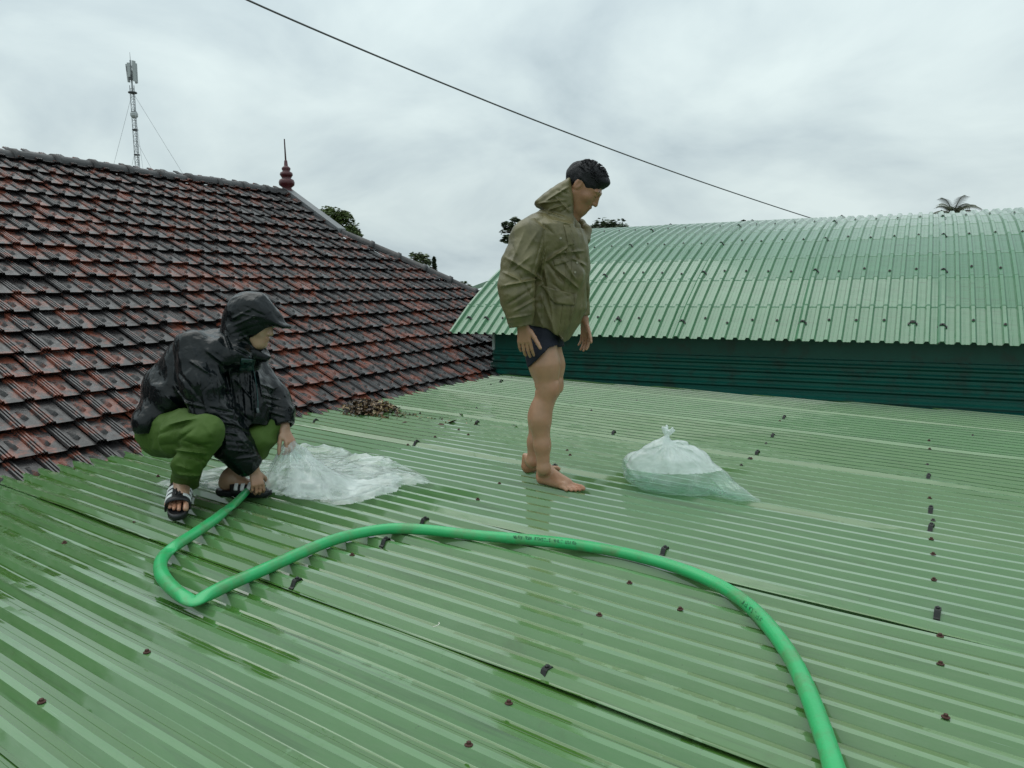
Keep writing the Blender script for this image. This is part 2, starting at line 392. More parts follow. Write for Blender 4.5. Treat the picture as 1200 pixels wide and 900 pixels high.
def bclip(s, a, me=CLIP, name='storm_clip', sc=1.1):
    p, t_ = on_barrel(s, a); o = link(name, me, None, BARREL); o.location = tuple(p)
    # local Y of the clip runs along the building, local X up the slope
    xa = BN*math.cos(t_)-V(0, 0, math.sin(t_)); zaxis = BN*math.sin(t_)+V(0, 0, math.cos(t_)); ya = np.cross(zaxis, xa)
    o.rotation_euler = Matrix((xa, ya, zaxis)).transposed().to_euler(); o.scale = (sc,)*3
for i, s0 in enumerate(B_SEAM):
    for a in (.26, 1.20, 2.14, 3.08, 4.0): bclip(s0, a+rnd.uniform(-.03, .03))
    if i % 2 == 0: bclip(s0-2*B_P if i != 2 else s0-6*B_P, .27)
    for kx in (2, 4.0, 6, 8):
        for a in (.26, 1.20, 2.14, 3.08):
            bclip(s0+kx*B_P, a+rnd.uniform(-.04, .04), SCREW2, 'screw', 1.3)
# sheet wall under the eave: each lapped horizontal sheet is a part
S_W0 = -4.36
def wall_strip(prof, s0, s1, mat, name):
    v = []; 
    for s in np.linspace(s0, s1, 14):
        for o_, z in prof: v.append(BD*s+BN*(B_N0+.3-o_)+V(0, 0, z)-BO)
    n = len(prof); i = np.arange(13*n).reshape(13, n)[:, :-1].ravel()
    return obj(name, v, np.stack([i, i+1, i+n+1, i+n], 1)[:, ::-1], mat, BARREL)
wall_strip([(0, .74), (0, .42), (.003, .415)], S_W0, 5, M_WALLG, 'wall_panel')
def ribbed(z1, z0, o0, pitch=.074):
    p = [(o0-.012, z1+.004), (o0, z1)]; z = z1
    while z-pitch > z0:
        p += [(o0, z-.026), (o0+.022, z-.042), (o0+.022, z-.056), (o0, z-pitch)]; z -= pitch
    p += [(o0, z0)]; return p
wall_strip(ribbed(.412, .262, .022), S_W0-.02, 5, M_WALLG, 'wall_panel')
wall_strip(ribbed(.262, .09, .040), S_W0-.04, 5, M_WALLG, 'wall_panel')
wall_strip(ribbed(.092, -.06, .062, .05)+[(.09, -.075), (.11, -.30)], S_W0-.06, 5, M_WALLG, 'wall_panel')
mb = MB(); mb.box(BD*(S_W0-.012)+BN*(B_N0+.29)+V(0, 0, .52)-BO, (.014, .014, .115), np.stack([BD, BN, V(0, 0, 1)], 1)); mb.build('corner_trim', M_TRIM, BARREL)
# end wall and side wall down to the ground, back wall
mb = MB()
va = [BD*S_W0+BN*(B_N0+.3), BD*S_W0+BN*(B_N0+8.1)]
arcs = [BD*S_W0+BN*(B_N0+arc_pt(a)[0])+V(0, 0, B_ZE+arc_pt(a)[1]-.02) for a in np.linspace(.4, ARC_L-.4, 16)]
pl = [va[0]+V(0, 0, -4.6)]+arcs+[va[1]+V(0, 0, -4.6)]
mb.add([p-BO for p in pl], [tuple(range(len(pl)))]); mb.build('end_wall', M_WALLG, BARREL)
mb = MB(); mb.add([BD*s+BN*(B_N0+.32)+V(0, 0, z)-BO for s in (S_W0, 5) for z in (-4.6, .3)], [(0, 2, 3, 1)]); mb.build('lower_wall', M_WALLG, BARREL)

# a further green roof showing beyond the barrel's left shoulder
far = thing('green_gable_roof', 'small piece of another green metal roof beyond the curved roof, by its left shoulder', 'roof'); far['kind'] = 'thing'
fm = MB()
A = at(551, 337.5, 15); B_ = at(610, 316, 13.2); dn = V(0, 0, -1)
perp = np.cross(B_-A, V(0, 0, 1)); perp /= np.linalg.norm(perp)
if perp@CF > 0: perp = -perp
back = -perp
for i in range(26):
    q0, q1 = i/26, (i+.55)/26
    for (a, b, z) in ((q0, q1, 0), (q1, (i+1)/26, -.03)):
        P0, P1 = A+(B_-A)*a, A+(B_-A)*b
        fm.add([P0+dn*(.10-z), P1+dn*(.10-z), P1+back*.0+dn*(1.4-z), P0+dn*(1.4-z)], [(0, 1, 2, 3)])
fm.build('roof_sheet', M_BARREL, far)
fm = MB(); fm.add([A+perp*.05, B_+perp*.05, B_+perp*.05+dn*.085, A+perp*.05+dn*.085, A+back*2.2+V(0, 0, .1), B_+back*2.2+V(0, 0, .1)], [(0, 3, 2, 1), (0, 1, 5, 4)]); fm.build('ridge_flashing', M_BARREL, far)

# ------------------------------------------------------------------ the tiled roof
T0, T3 = V(-4.782, 1.777, .16), V(-5.259, 7.162, .16)
TE = (T3-T0)/np.linalg.norm(T3-T0); TU = V(-TE[1], TE[0], 0); TA = R(32)
TS = TU*math.cos(TA)+V(0, 0, math.sin(TA)); TN = np.cross(TE, TS); TN = TN if TN[2] > 0 else -TN
TILE_W, TILE_L = .180, .2535
M_TILE = mat_tile()
M_CAP = plain('mossy_ridge_mortar', (.022, .021, .022), .55, var=.5, scale=12, bmp=.5, bscale=40, dirt=((.05, .05, .05), 9))
M_FLASH = plain('grey_cement_flashing', (.17, .175, .18), .55, var=.25, scale=5, bmp=.3, bscale=30)
M_FINIAL = plain('dark_red_glazed_finial', (.07, .008, .012), .35, var=.3, scale=20)
HOUSE = thing('tiled_house', 'house roofed with blackened red clay tiles, a dark ridge and a red finial', 'house', (T0[0]-4, T0[1]+3, -4.6))
HO = np.array(HOUSE.location)
K_E, K_U = 5.885, 2.747; RIDGE_U = 3.735
def hip_E(S): 
    U = S*math.cos(TA); return K_E+max(0, K_U-U)
# one interlocking tile: double side rib, flat pan, little nose, thick lower edge
cs = [(0, .004), (.006, .020), (.015, .020), (.018, .010), (.023, .010), (.026, .020), (.036, .020), (.039, .010), (.044, .010), (.047, .020), (.056, .020), (.066, .001), (.150, 0), (.1795, .001)]
def tile_mesh():
    v = []; n = len(cs); f = []
    for (y, dz) in ((0.0, .046), (.31, .002)):
        for x, z in cs: v.append((x, y, z+dz))
    for x, z in cs: v.append((x, .016, z+.022))           # underside of the lower edge, set back
    for i in range(n-1):
        f.append((i, i+1, n+i+1, n+i)); f.append((2*n+i, 2*n+i+1, i+1, i))
    b = len(v)                                             # the nose in the pan
    zt = lambda y: .046-.044*y/.31
    v += [(.094, .190, zt(.190)+.001), (.090, .105, zt(.105)+.001), (.108, .075, zt(.075)+.0005), (.134, .098, zt(.098)+.001), (.120, .190, zt(.190)+.001), (.110, .105, zt(.105)+.024)]
    f += [(b+i, b+(i+1) % 5, b+5) for i in range(5)]
    return mesh('tile', v, f)
TILE = tile_mesh(); TILE.materials.append(M_TILE)
TROT = Matrix((TE, TS, TN)).transposed()
spots = []
for r_ in range(-1, 18):
    S = r_*TILE_L-.03
    if (S+.12)*math.cos(TA) > RIDGE_U+.02: continue
    for c in range(-22, 50):
        E_ = c*TILE_W
        if E_+TILE_W*.45 > hip_E(S+.14): continue
        P = T0+TE*E_+TS*S
        q = P+TE*.09+TS*.12-CAM; z = q@CF
        if z < .5: continue
        px, py = 600+FPX*(q@CR)/z, 450-FPX*(q@CU)/z
        vis = -25 < px < 590 and py < 640
        spots.append((z if vis else 100+z, P))
spots.sort(key=lambda s: s[0])
tr = random.Random(8); bulk = MB(); bv = []; bf = []
tv = np.array([v.co[:] for v in TILE.vertices]); tf = [tuple(p.vertices) for p in TILE.polygons]
Mt = np.array(TROT)
for i, (z, P) in enumerate(spots):
    ja, jb, jc = tr.gauss(0, .010), tr.gauss(0, .008), tr.gauss(0, .004)
    if tr.random() < .03: jb += tr.uniform(-.05, .05); jc += .008
    if i < 300:
        o = link('tile', TILE, None, HOUSE); o.location = tuple(P+TN*jc+TS*tr.gauss(0, .003)-HO)
        o.rotation_euler = (TROT @ Matrix.Rotation(ja, 3, 'X') @ Matrix.Rotation(jb, 3, 'Z')).to_euler()
    else:
        b = len(bv); bv += [tuple(x) for x in (tv@Mt.T+P+TN*jc+TS*tr.gauss(0, .003)-HO)]; bf += [tuple(k+b for k in q) for q in tf]
tag(obj('tile_field', bv, bf, M_TILE, HOUSE), kind='stuff')
# bed under the tiles, hip end slope, back slope, gablet, walls
def TP(E_, U, dz=0): return T0+TE*E_+TU*U+V(0, 0, U*math.tan(TA)+dz)
mb = MB(); q = -.035
mb.add([p-HO for p in (TP(-4, -.3, q), TP(8.6, -.3, q), TP(K_E, K_U, q), TP(K_E, RIDGE_U, q), TP(-4, RIDGE_U, q))], [(0, 1, 2, 3, 4)]); mb.build('roof_bed', M_CAP, HOUSE)
mb = MB(); EH = 2*RIDGE_U
def TPb(E_, U, dz=0): return T0+TE*E_+TU*(EH-U)+V(0, 0, U*math.tan(TA)+dz)
mb.add([p-HO for p in (TPb(-4, -.3, q), TPb(8.6, -.3, q), TPb(K_E, K_U, q), TPb(K_E, RIDGE_U, q), TPb(-4, RIDGE_U, q))], [(4, 3, 2, 1, 0)])
mb.add([p-HO for p in (TP(8.6, 0, q), TPb(8.6, 0, q), TPb(K_E, K_U, q), TP(K_E, K_U, q))], [(0, 1, 2, 3)])
mb.add([p-HO for p in (TP(K_E, K_U, q), TPb(K_E, K_U, q), TP(K_E, RIDGE_U, q))], [(0, 1, 2)]); mb.build('rear_roof', M_TILE, HOUSE)
mb = MB()
M_PLASTER = plain('old_plaster', (.42, .40, .33), .8)
for a, b in ((TP(-4, .5), TP(8.1, .5)), (TP(8.1, .5), TPb(8.1, .5)), (TPb(8.1, .5), TPb(-4, .5))):
    mb.add([p-HO for p in (V(a[0], a[1], -4.6), V(b[0], b[1], -4.6), V(b[0], b[1], .3), V(a[0], a[1], .3))], [(0, 1, 2, 3)])
mb.build('wall', M_PLASTER, HOUSE)
# half-round ridge and hip caps, bedded in mortar, one lapping over the next
def cap_mesh(l, r):
    v = []; n = 9; f = []
    prof = [(-.02, 1.13), (.03, 1.16), (.035, 1.0), (l, .93)]
    for y, k in prof:
        for i in range(n):
            a = PI*i/(n-1); v.append((r*k*1.15*math.cos(a), y, r*k*.95*math.sin(a)))
    for j in range(3):
        for i in range(n-1): f.append((j*n+i, j*n+i+1, (j+1)*n+i+1, (j+1)*n+i))
    f.append(tuple(range(n))[::-1])
    me = mesh('cap', v, f, True); me.materials.append(M_CAP); return me
def caps(P0, P1, pitch, name, side, rad):
    d = P1-P0; Ln = np.linalg.norm(d); d = d/Ln; x = np.cross(d, V(0, 0, 1)); x /= np.linalg.norm(x); z = np.cross(x, d)
    me = cap_mesh(pitch*1.12, rad); k = 0; s = 0
    while s < Ln:
        o = link(name, me, None, HOUSE); o.location = tuple(P0+d*s+z*tr.gauss(-.02, .004)-HO)
        o.rotation_euler = (Matrix((x, d, z)).transposed() @ Matrix.Rotation(tr.gauss(0, .015), 3, 'X')).to_euler(); s += pitch
caps(TP(-3.6, RIDGE_U), TP(K_E-.05, RIDGE_U), .412, 'ridge_cap', 0, .098)
caps(TP(8.5, K_U-(8.5-K_E), .0), TP(K_E+.05, K_U-.05, .03), .40, 'hip_cap', 0, .088)
# cement verge flashing from the finial down to the head of the hip
fl0, fl1 = TP(K_E, RIDGE_U, .03), TP(K_E, K_U-.02, .04)
mb = MB(); d = (fl1-fl0)
for (e0, e1, h0, h1) in ((-.07, .08, .05, .05),):
    v = [fl0+TE*e0, fl0+TE*e1, fl1+TE*e1, fl1+TE*e0]
    v = [p-V(0, 0, .05) for p in v]+[p+V(0, 0, .055) for p in v]
    mb.add([p-HO for p in v], [(4, 5, 6, 7), (0, 4, 7, 3), (1, 2, 6, 5), (3, 7, 6, 2), (0, 1, 5, 4)])
mb.build('verge_flashing', M_FLASH, HOUSE)
fb = TP(K_E+.0, RIDGE_U, .03)-HO
mb = MB(); mb.lathe([(.075, -.05), (.08, .02), (.062, .055), (.105, .09), (.112, .13), (.10, .165), (.062, .185), (.075, .21), (.092, .235), (.085, .265), (.05, .285), (.06, .31), (.062, .33), (.042, .35), (.028, .36), (.022, .43), (.016, .44)], fb, 20)
fin = mb.build('finial', M_FINIAL, HOUSE, True)
mb = MB(); mb.tube([fb+V(0, 0, .42), fb+V(-.008, 0, .735)], [.013, .008], 8); mb.build('finial_rod', plain('rod_iron', (.05, .02, .02), .6), fin)
# ------------------------------------------------------------------ distance-field modelling for bodies, clothes and bags
def unit(a): a = np.asarray(a, float); return a/(np.linalg.norm(a)+1e-12)
class Lattice:
    """smooth value noise on a random lattice"""
    def __init__(s, seed, n=32): s.n = n; s.g = np.random.default_rng(seed).uniform(-1, 1, (n, n, n)).astype(np.float32)
    def __call__(s, x, y, z):
        x, y, z = np.broadcast_arrays(x, y, z); n = s.n; o = 0
        xi, yi, zi = np.floor(x).astype(int), np.floor(y).astype(int), np.floor(z).astype(int)
        fx, fy, fz = x-xi, y-yi, z-zi
        fx, fy, fz = (f*f*(3-2*f) for f in (fx, fy, fz))
        for a in (0, 1):
            for b in (0, 1):
                for c in (0, 1):
                    o = o+s.g[(xi+a) % n, (yi+b) % n, (zi+c) % n]*((fx if a else 1-fx)*(fy if b else 1-fy)*(fz if c else 1-fz))
        return o
LAT = [Lattice(i) for i in range(4)]
class Vol:
    def __init__(s, lo, hi, h):
        s.lo = np.array(lo, float); s.h = h; s.n = np.ceil((np.array(hi)-s.lo)/h).astype(int)+1
        s.D = np.full(s.n, .08, np.float32)
    def reg(s, lo, hi):
        a = np.clip(np.floor((np.array(lo)-s.lo)/s.h).astype(int), 0, s.n); b = np.clip(np.ceil((np.array(hi)-s.lo)/s.h).astype(int)+1, 0, s.n)
        sl = tuple(slice(i, j) for i, j in zip(a, b))
        ax = [(s.lo[k]+s.h*np.arange(a[k], b[k])).astype(np.float32) for k in range(3)]
        return sl, ax[0][:, None, None], ax[1][None, :, None], ax[2][None, None, :]
    def put(s, sl, d, k, op='u'):
        a = s.D[sl]
        if a.size == 0: return
        if op == 's': d = -d
        if k <= 0: s.D[sl] = np.minimum(a, d) if op == 'u' else np.maximum(a, d); return
        if op == 'u':
            h = np.clip(.5+.5*(a-d)/k, 0, 1); s.D[sl] = a*(1-h)+d*h-k*h*(1-h)
        else:
            h = np.clip(.5-.5*(a-d)/k, 0, 1); s.D[sl] = a*(1-h)+d*h+k*h*(1-h)
    def cone(s, a, b, ra, rb, k=.01, ax=None, fl=1.0, op='u'):
        """tapered capsule; ax/fl flatten its section along a direction"""
        a, b = np.array(a, float), np.array(b, float); m = max(ra, rb)*max(1, fl)+.05
        sl, X, Y, Z = s.reg(np.minimum(a, b)-m, np.maximum(a, b)+m); ab = b-a; L2 = ab@ab+1e-12
        t = np.clip(((X-a[0])*ab[0]+(Y-a[1])*ab[1]+(Z-a[2])*ab[2])/L2, 0, 1)
        qx, qy, qz = X-a[0]-t*ab[0], Y-a[1]-t*ab[1], Z-a[2]-t*ab[2]; q = qx*qx+qy*qy+qz*qz
        if ax is not None:
            u = unit(ax); c = qx*u[0]+qy*u[1]+qz*u[2]; q = q+(1/fl**2-1)*c*c
        d = np.sqrt(np.maximum(q, 0))-(ra+(rb-ra)*t)
        if ax is not None and fl < 1: d = d*(.5+.5*fl)
        s.put(sl, d, k, op)
    def chain(s, pts, k=.01, **kw):
        for (a, ra), (b, rb) in zip(pts[:-1], pts[1:]): s.cone(a, b, ra, rb, k, **kw)
    def ell(s, c, r, k=.01, rot=None, op='u'):
        c = np.array(c, float); r = np.array(r, float); m = r.max()+.05; M = np.eye(3) if rot is None else np.asarray(rot)
        sl, X, Y, Z = s.reg(c-m, c+m); X, Y, Z = X-c[0], Y-c[1], Z-c[2]
        P = [M[0, i]*X+M[1, i]*Y+M[2, i]*Z for i in range(3)]
        k0 = np.sqrt(sum((p/q)**2 for p, q in zip(P, r)))+1e-6; k1 = np.sqrt(sum((p/q**2)**2 for p, q in zip(P, r)))+1e-6
        s.put(sl, k0*(k0-1)/k1, k, op)
    def loft(s, secs, k=.01, p=2.3, op='u', zr=.02):
        """stack of (z, cx, cy, rx, ry) sections along the vertical"""
        secs = np.array(sorted(secs)); z0, z1 = secs[0, 0], secs[-1, 0]; m = .06
        lo = V((secs[:, 1]-secs[:, 3]).min()-m, (secs[:, 2]-secs[:, 4]).min()-m, z0-m); hi = V((secs[:, 1]+secs[:, 3]).max()+m, (secs[:, 2]+secs[:, 4]).max()+m, z1+m)
        sl, X, Y, Z = s.reg(lo, hi); zc = np.clip(Z.ravel(), z0, z1)
        I = [np.interp(zc, secs[:, 0], secs[:, j])[None, None, :] for j in range(1, 5)]
        mm = (np.abs((X-I[0])/I[2])**p+np.abs((Y-I[1])/I[3])**p)**(1/p)
        d = (mm-1)*np.minimum(I[2], I[3]); e = np.maximum(z0-Z, Z-z1)
        h = np.clip(.5-.5*(d-e)/zr, 0, 1); d = d*(1-h)+e*h+zr*h*(1-h)
        s.put(sl, d, k, op)
    def cut(s, p, n, k=0, lo=None, hi=None):
        """remove what lies on the side n points to"""
        n = unit(n); sl, X, Y, Z = s.reg(s.lo if lo is None else lo, s.lo+s.n*s.h if hi is None else hi)
        s.put(sl, -((X-p[0])*n[0]+(Y-p[1])*n[1]+(Z-p[2])*n[2])*1.0, k, 's')
    def crease(s, a, b, w, amp, hat=True):
        """a fold valley (amp > 0) from a to b with raised flanks"""
        a, b = np.array(a, float), np.array(b, float); m = 3*w
        sl, X, Y, Z = s.reg(np.minimum(a, b)-m, np.maximum(a, b)+m); ab = b-a; L2 = ab@ab+1e-12
        if s.D[sl].size == 0: return
        t = np.clip(((X-a[0])*ab[0]+(Y-a[1])*ab[1]+(Z-a[2])*ab[2])/L2, 0, 1)
        q = ((X-a[0]-t*ab[0])**2+(Y-a[1]-t*ab[1])**2+(Z-a[2]-t*ab[2])**2)/w**2
        fall = np.clip(4*t*(1-t)+.25, 0, 1)
        s.D[sl] += (amp*fall*((1-1.3*q) if hat else 1)*np.exp(-q)).astype(np.float32)
    def fold(s, a, b, w, amp, vd=(0, 1, 0), deep=.5):
        """a sharp fold, V valley (amp > 0) or crisp ridge (amp < 0), fading at both ends; its line is carried along vd onto the near surface"""
        a, b, vd = np.array(a, float), np.array(b, float), unit(vd); m = 3.5*w
        e = vd*deep; sl, X, Y, Z = s.reg(np.minimum(np.minimum(a, b), np.minimum(a, b)+e)-m, np.maximum(np.maximum(a, b), np.maximum(a, b)+e)+m)
        sub = s.D[sl]
        if sub.size == 0: return
        idx = np.nonzero(np.abs(sub) < .035)
        if len(idx[0]) == 0: return
        P = np.stack([X.ravel()[idx[0]], Y.ravel()[idx[1]], Z.ravel()[idx[2]]], 1)-a
        al = P@vd; Q = P-al[:, None]*vd; ab = (b-a)-vd*((b-a)@vd); L2 = ab@ab+1e-12
        t = np.clip(Q@ab/L2, 0, 1); q = np.linalg.norm(Q-t[:, None]*ab, axis=1)/w
        fall = np.clip(4*t*(1-t)*1.3+.05, 0, 1)*np.clip((deep-al)/.04, 0, 1)
        sub[idx] += (amp*fall*(1.35*np.exp(-q*1.15)-.75*np.exp(-(q/2.0)**2))*1.9).astype(np.float32); s.D[sl] = sub
    def prism(s, pts, yc, yw, k=.02, kk=.04, op='u'):
        """convex outline in x-z, limited to an ellipse-like thickness in y"""
        P = np.array(pts, float); lo = V(P[:, 0].min()-.06, yc-yw-.06, P[:, 2].min()-.06); hi = V(P[:, 0].max()+.06, yc+yw+.06, P[:, 2].max()+.06)
        sl, X, Y, Z = s.reg(lo, hi); d = np.full(np.broadcast_shapes(X.shape, Y.shape, Z.shape), -1, np.float32); c = P.mean(0)
        sm = lambda a, b, q: (lambda h: a*(1-h)+b*h+q*h*(1-h))(np.clip(.5-.5*(a-b)/q, 0, 1))
        for i in range(len(P)):
            a, b = P[i], P[(i+1) % len(P)]; n = unit(V(b[2]-a[2], 0, -(b[0]-a[0])))
            if (c-a)@n > 0: n = -n
            d = sm(d, (X-a[0])*n[0]+(Z-a[2])*n[2], .012)
        s.put(sl, sm(d, np.abs(Y-yc)-yw, kk), k, op)
    def noise(s, amp, scale, seed=0, ridged=False, lo=None, hi=None, M=None):
        sl, X, Y, Z = s.reg(s.lo if lo is None else lo, s.lo+s.n*s.h if hi is None else hi)
        near = np.abs(s.D[sl]) < .03; idx = np.nonzero(near)
        if len(idx[0]) == 0: return
        P = np.stack([X.ravel()[idx[0]], Y.ravel()[idx[1]], Z.ravel()[idx[2]]])
        if M is not None: P = np.asarray(M)@P
        P = P*scale if np.isscalar(scale) else P*np.array(scale)[:, None]
        w_ = LAT[(seed+1) % 4](*(P*.6+7.3))*.8
        n_ = LAT[seed % 4](P[0]+w_, P[1]-w_, P[2]+w_*.5)
        if ridged: n_ = .55-np.abs(n_)*1.6
        sub = s.D[sl]; sub[idx] += (amp*n_).astype(np.float32); s.D[sl] = sub
    def nets(s):
        D = s.D; S = D < 0; nx, ny, nz = D.shape
        c = np.zeros((nx-1, ny-1, nz-1), np.int8)
        for a in (0, 1):
            for b in (0, 1):
                for d in (0, 1): c += S[a:nx-1+a, b:ny-1+b, d:nz-1+d]
        I = np.stack(np.nonzero((c > 0) & (c < 8)), 1); idx = np.full(c.shape, -1, np.int64); idx[tuple(I.T)] = np.arange(len(I))
        acc = np.zeros((len(I), 3)); cnt = np.zeros(len(I)); cor = [(a, b, d) for a in (0, 1) for b in (0, 1) for d in (0, 1)]
        val = {q: D[I[:, 0]+q[0], I[:, 1]+q[1], I[:, 2]+q[2]] for q in cor}
        for p in cor:
            for ax in range(3):
                if p[ax]: continue
                q = tuple(1 if k == ax else p[k] for k in range(3)); va, vb = val[p], val[q]; cr_ = (va < 0) != (vb < 0)
                t = np.where(cr_, va/np.where(cr_, va-vb, 1), 0)
                for k in range(3): acc[:, k] += np.where(cr_, p[k]+(t if k == ax else 0), 0)
                cnt += cr_
        vtx = s.lo+s.h*(I+acc/cnt[:, None]); F = []
        for ax in range(3):
            b_, c_ = [(1, 2), (2, 0), (0, 1)][ax]
            s0 = [slice(None)]*3; s1 = [slice(None)]*3; s0[ax] = slice(0, -1); s1[ax] = slice(1, None)
            ch = S[tuple(s0)] != S[tuple(s1)]; E_ = np.stack(np.nonzero(ch), 1)
            ok = (E_[:, b_] > 0) & (E_[:, c_] > 0) & (E_[:, b_] < D.shape[b_]-1) & (E_[:, c_] < D.shape[c_]-1); E_ = E_[ok]
            def cell(db, dc):
                q = E_.copy(); q[:, b_] -= db; q[:, c_] -= dc; return idx[q[:, 0], q[:, 1], q[:, 2]]
            quad = np.stack([cell(1, 1), cell(0, 1), cell(0, 0), cell(1, 0)], 1)
            inside = S[E_[:, 0], E_[:, 1], E_[:, 2]]; quad[~inside] = quad[~inside][:, ::-1]; F.append(quad)
        F = np.concatenate(F); return vtx, F[(F >= 0).all(1)]
    def relax(s, v, f, it=1, lam=.5):
        for _ in range(it):
            e_ = np.concatenate([f[:, [0, 1]], f[:, [1, 2]], f[:, [2, 3]], f[:, [3, 0]]]); a = np.zeros_like(v); n_ = np.zeros(len(v))
            for i, j in ((0, 1), (1, 0)):
                for k in range(3): a[:, k] += np.bincount(e_[:, i], v[e_[:, j], k], len(v))
                n_ += np.bincount(e_[:, i], minlength=len(v))
            v = v+lam*(a/np.maximum(n_, 1)[:, None]-v)
        return v
    def build(s, name, mat, parent, it=1, tint=None):
        v, f = s.nets(); v = s.relax(v, f, it); o = obj(name, v, f, mat, parent, True)
        if tint is not None:
            ca = o.data.color_attributes.new('tint', 'FLOAT_COLOR', 'POINT'); c = np.ones((len(v), 4), np.float32); c[:, :3] = tint(v); ca.data.foreach_set('color', c.ravel())
        return o
    def sample(s, P):
        g = (np.asarray(P)-s.lo)/s.h; i = np.clip(np.round(g).astype(int), 0, s.n-1); return s.D[i[..., 0], i[..., 1], i[..., 2]]
    def onto(s, p, d, far=.5):
        """march from p along d to the surface"""
        p = np.array(p, float); d = unit(d); t = 0
        while t < far:
            if s.sample(p+d*t) < 0: return p+d*t
            t += s.h*.5
        return None

# local frame of a figure: x = to the right of the picture, y = away from the camera, z = up
FX, FY = unit(V(CR[0], CR[1], 0)), unit(V(CF[0], CF[1], 0))
FROT = math.atan2(FX[1], FX[0])
class Frame:
    def __init__(s, base): s.b = np.array(base, float)
    def __call__(s, px, py, v=0.0):
        """point on the vertical plane v metres behind the base, seen at px, py"""
        p = on_plane(px, py, FY, FY@s.b+v)-s.b; return V(p@FX, p@FY, p[2])
    def on_roof(s, px, py, h=0):
        p = roof(px, py, h)-s.b; return V(p@FX, p@FY, p[2])
    def loc(s, p): q = np.asarray(p)-s.b; return V(q@FX, q@FY, q[2])
    def rz(s, p): w_ = s.b+FX*p[0]+FY*p[1]; return rz(w_[0])-s.b[2]
def patch(vol, corners, d, nu, nv, name, mat, parent, lift=.004, thick=.006, bulge=0):
    """a flap laid on a surface: bilinear grid marched along d onto vol"""
    c = [np.array(x, float) for x in corners]; top = []; d = unit(d)
    for j in range(nv+1):
        for i in range(nu+1):
            u, w_ = i/nu, j/nv; p = (c[0]*(1-u)+c[1]*u)*(1-w_)+(c[3]*(1-u)+c[2]*u)*w_
            q = vol.onto(p-d*.12, d, .3); q = p if q is None else q
            top.append(q-d*(lift+bulge*math.sin(PI*u)*w_))
    top = np.array(top); v = np.concatenate([top, top+d*thick]); n = nu+1; f = []; m = len(top)
    for j in range(nv):
        for i in range(nu): a = j*n+i; f.append((a, a+1, a+n+1, a+n)); f.append((m+a, m+a+n, m+a+n+1, m+a+1))
    rim = [i for i in range(nu)]+[j*n+nu for j in range(nv)]+[nv*n+i for i in range(nu, 0, -1)]+[j*n for j in range(nv, 0, -1)]
    for a, b in zip(rim, rim[1:]+rim[:1]): f.append((b, a, m+a, m+b))
    return obj(name, v, f, mat, parent, True)

# ------------------------------------------------------------------ skin, cloth
def mat_skin(name, col, sub=(.9, .5, .35)):
    m, t, p = newmat(name); g = N(t, 'ShaderNodeTexCoord').outputs['Object']
    at_ = N(t, 'ShaderNodeAttribute'); at_.attribute_name = 'tint'
    c = mixc(t, noise(t, g, 30, 4), tuple(x*.80 for x in col), tuple(x*1.16 for x in col))
    c = mixc(t, ramp(t, noise(t, g, 9, 4, .6), [(.5, 0), (.75, .35)]), c, (col[0]*.9, col[1]*.7, col[2]*.65))
    c = mixc(t, 1, c, at_.outputs['Color'], 'MULTIPLY')
    L(t, c, p.inputs['Base Color']); p.inputs['Roughness'].default_value = .36
    p.inputs['Subsurface Weight'].default_value = .08; p.inputs['Subsurface Radius'].default_value = (.02, .008, .004); p.inputs['Subsurface Scale'].default_value = .4
    bump(t, p, noise(t, g, 160, 3), .12, .002); return m
def mat_cloth(name, col, rough, bscale=22, bstr=.5, var=.25, spec=.4, crumple=1.0, sheen=0, wet=None, weave=0):
    m, t, p = newmat(name); g = N(t, 'ShaderNodeTexCoord').outputs['Object']
    big = noise(t, g, 5, 4, .6, .5)
    c = mixc(t, big, tuple(x*(1-var) for x in col), tuple(x*(1+var) for x in col))
    if wet is not None:
        wm = ramp(t, noise(t, mapping(t, g, (6, 6, 3)), 1.4, 5, .6, .4), [(.48, 0), (.62, 1)]); c = mixc(t, wm, c, wet)
    L(t, c, p.inputs['Base Color']); p.inputs['Roughness'].default_value = rough; p.inputs['Specular IOR Level'].default_value = spec
    w1 = noise(t, g, bscale, 3, .5, .25)
    r1 = mth(t, 'ABSOLUTE', mth(t, 'SUBTRACT', w1, .5)); w2 = noise(t, g, bscale*3.2, 3, .5, .2)
    h = mth(t, 'ADD', mth(t, 'MULTIPLY', r1, 1.6*crumple), mth(t, 'MULTIPLY', w2, .35))
    if weave: h = mth(t, 'ADD', h, mth(t, 'MULTIPLY', noise(t, g, 420, 2), weave))
    bump(t, p, h, bstr, .012)
    return m
M_SKIN1 = mat_skin('tan_skin', (.37, .195, .115))
M_SKIN2 = mat_skin('light_brown_skin', (.42, .26, .175))
M_HAIR = plain('black_hair', (.006, .006, .008), .55, spec=.3, var=.5, scale=60, bmp=.8, bscale=220)
M_JACKET = mat_cloth('olive_canvas', (.145, .124, .054), .46, 7, .6, .2, .5, wet=(.105, .090, .040), weave=.04)
M_JACKET_IN = mat_cloth('olive_lining', (.03, .028, .015), .7)
M_SHORTS = mat_cloth('navy_shorts_cloth', (.007, .009, .020), .75, 20, .35)
M_RAIN = mat_cloth('black_raincoat_film', (.002, .0045, .0055), .22, 8, .6, .4, .30, crumple=1.6)
M_TROUSER = mat_cloth('green_trouser_cloth', (.050, .100, .011), .75, 9, .5, .14)
M_SLIDE = plain('black_sandal_foam', (.008, .009, .011), .45, bmp=.2, bscale=200)
M_WHITE = plain('white_print', (.72, .74, .74), .5, var=.05)
M_DARK = plain('dark_brow', (.015, .010, .008), .6)
M_STEEL = plain('snap_metal', (.35, .33, .25), .35, metal=.8)

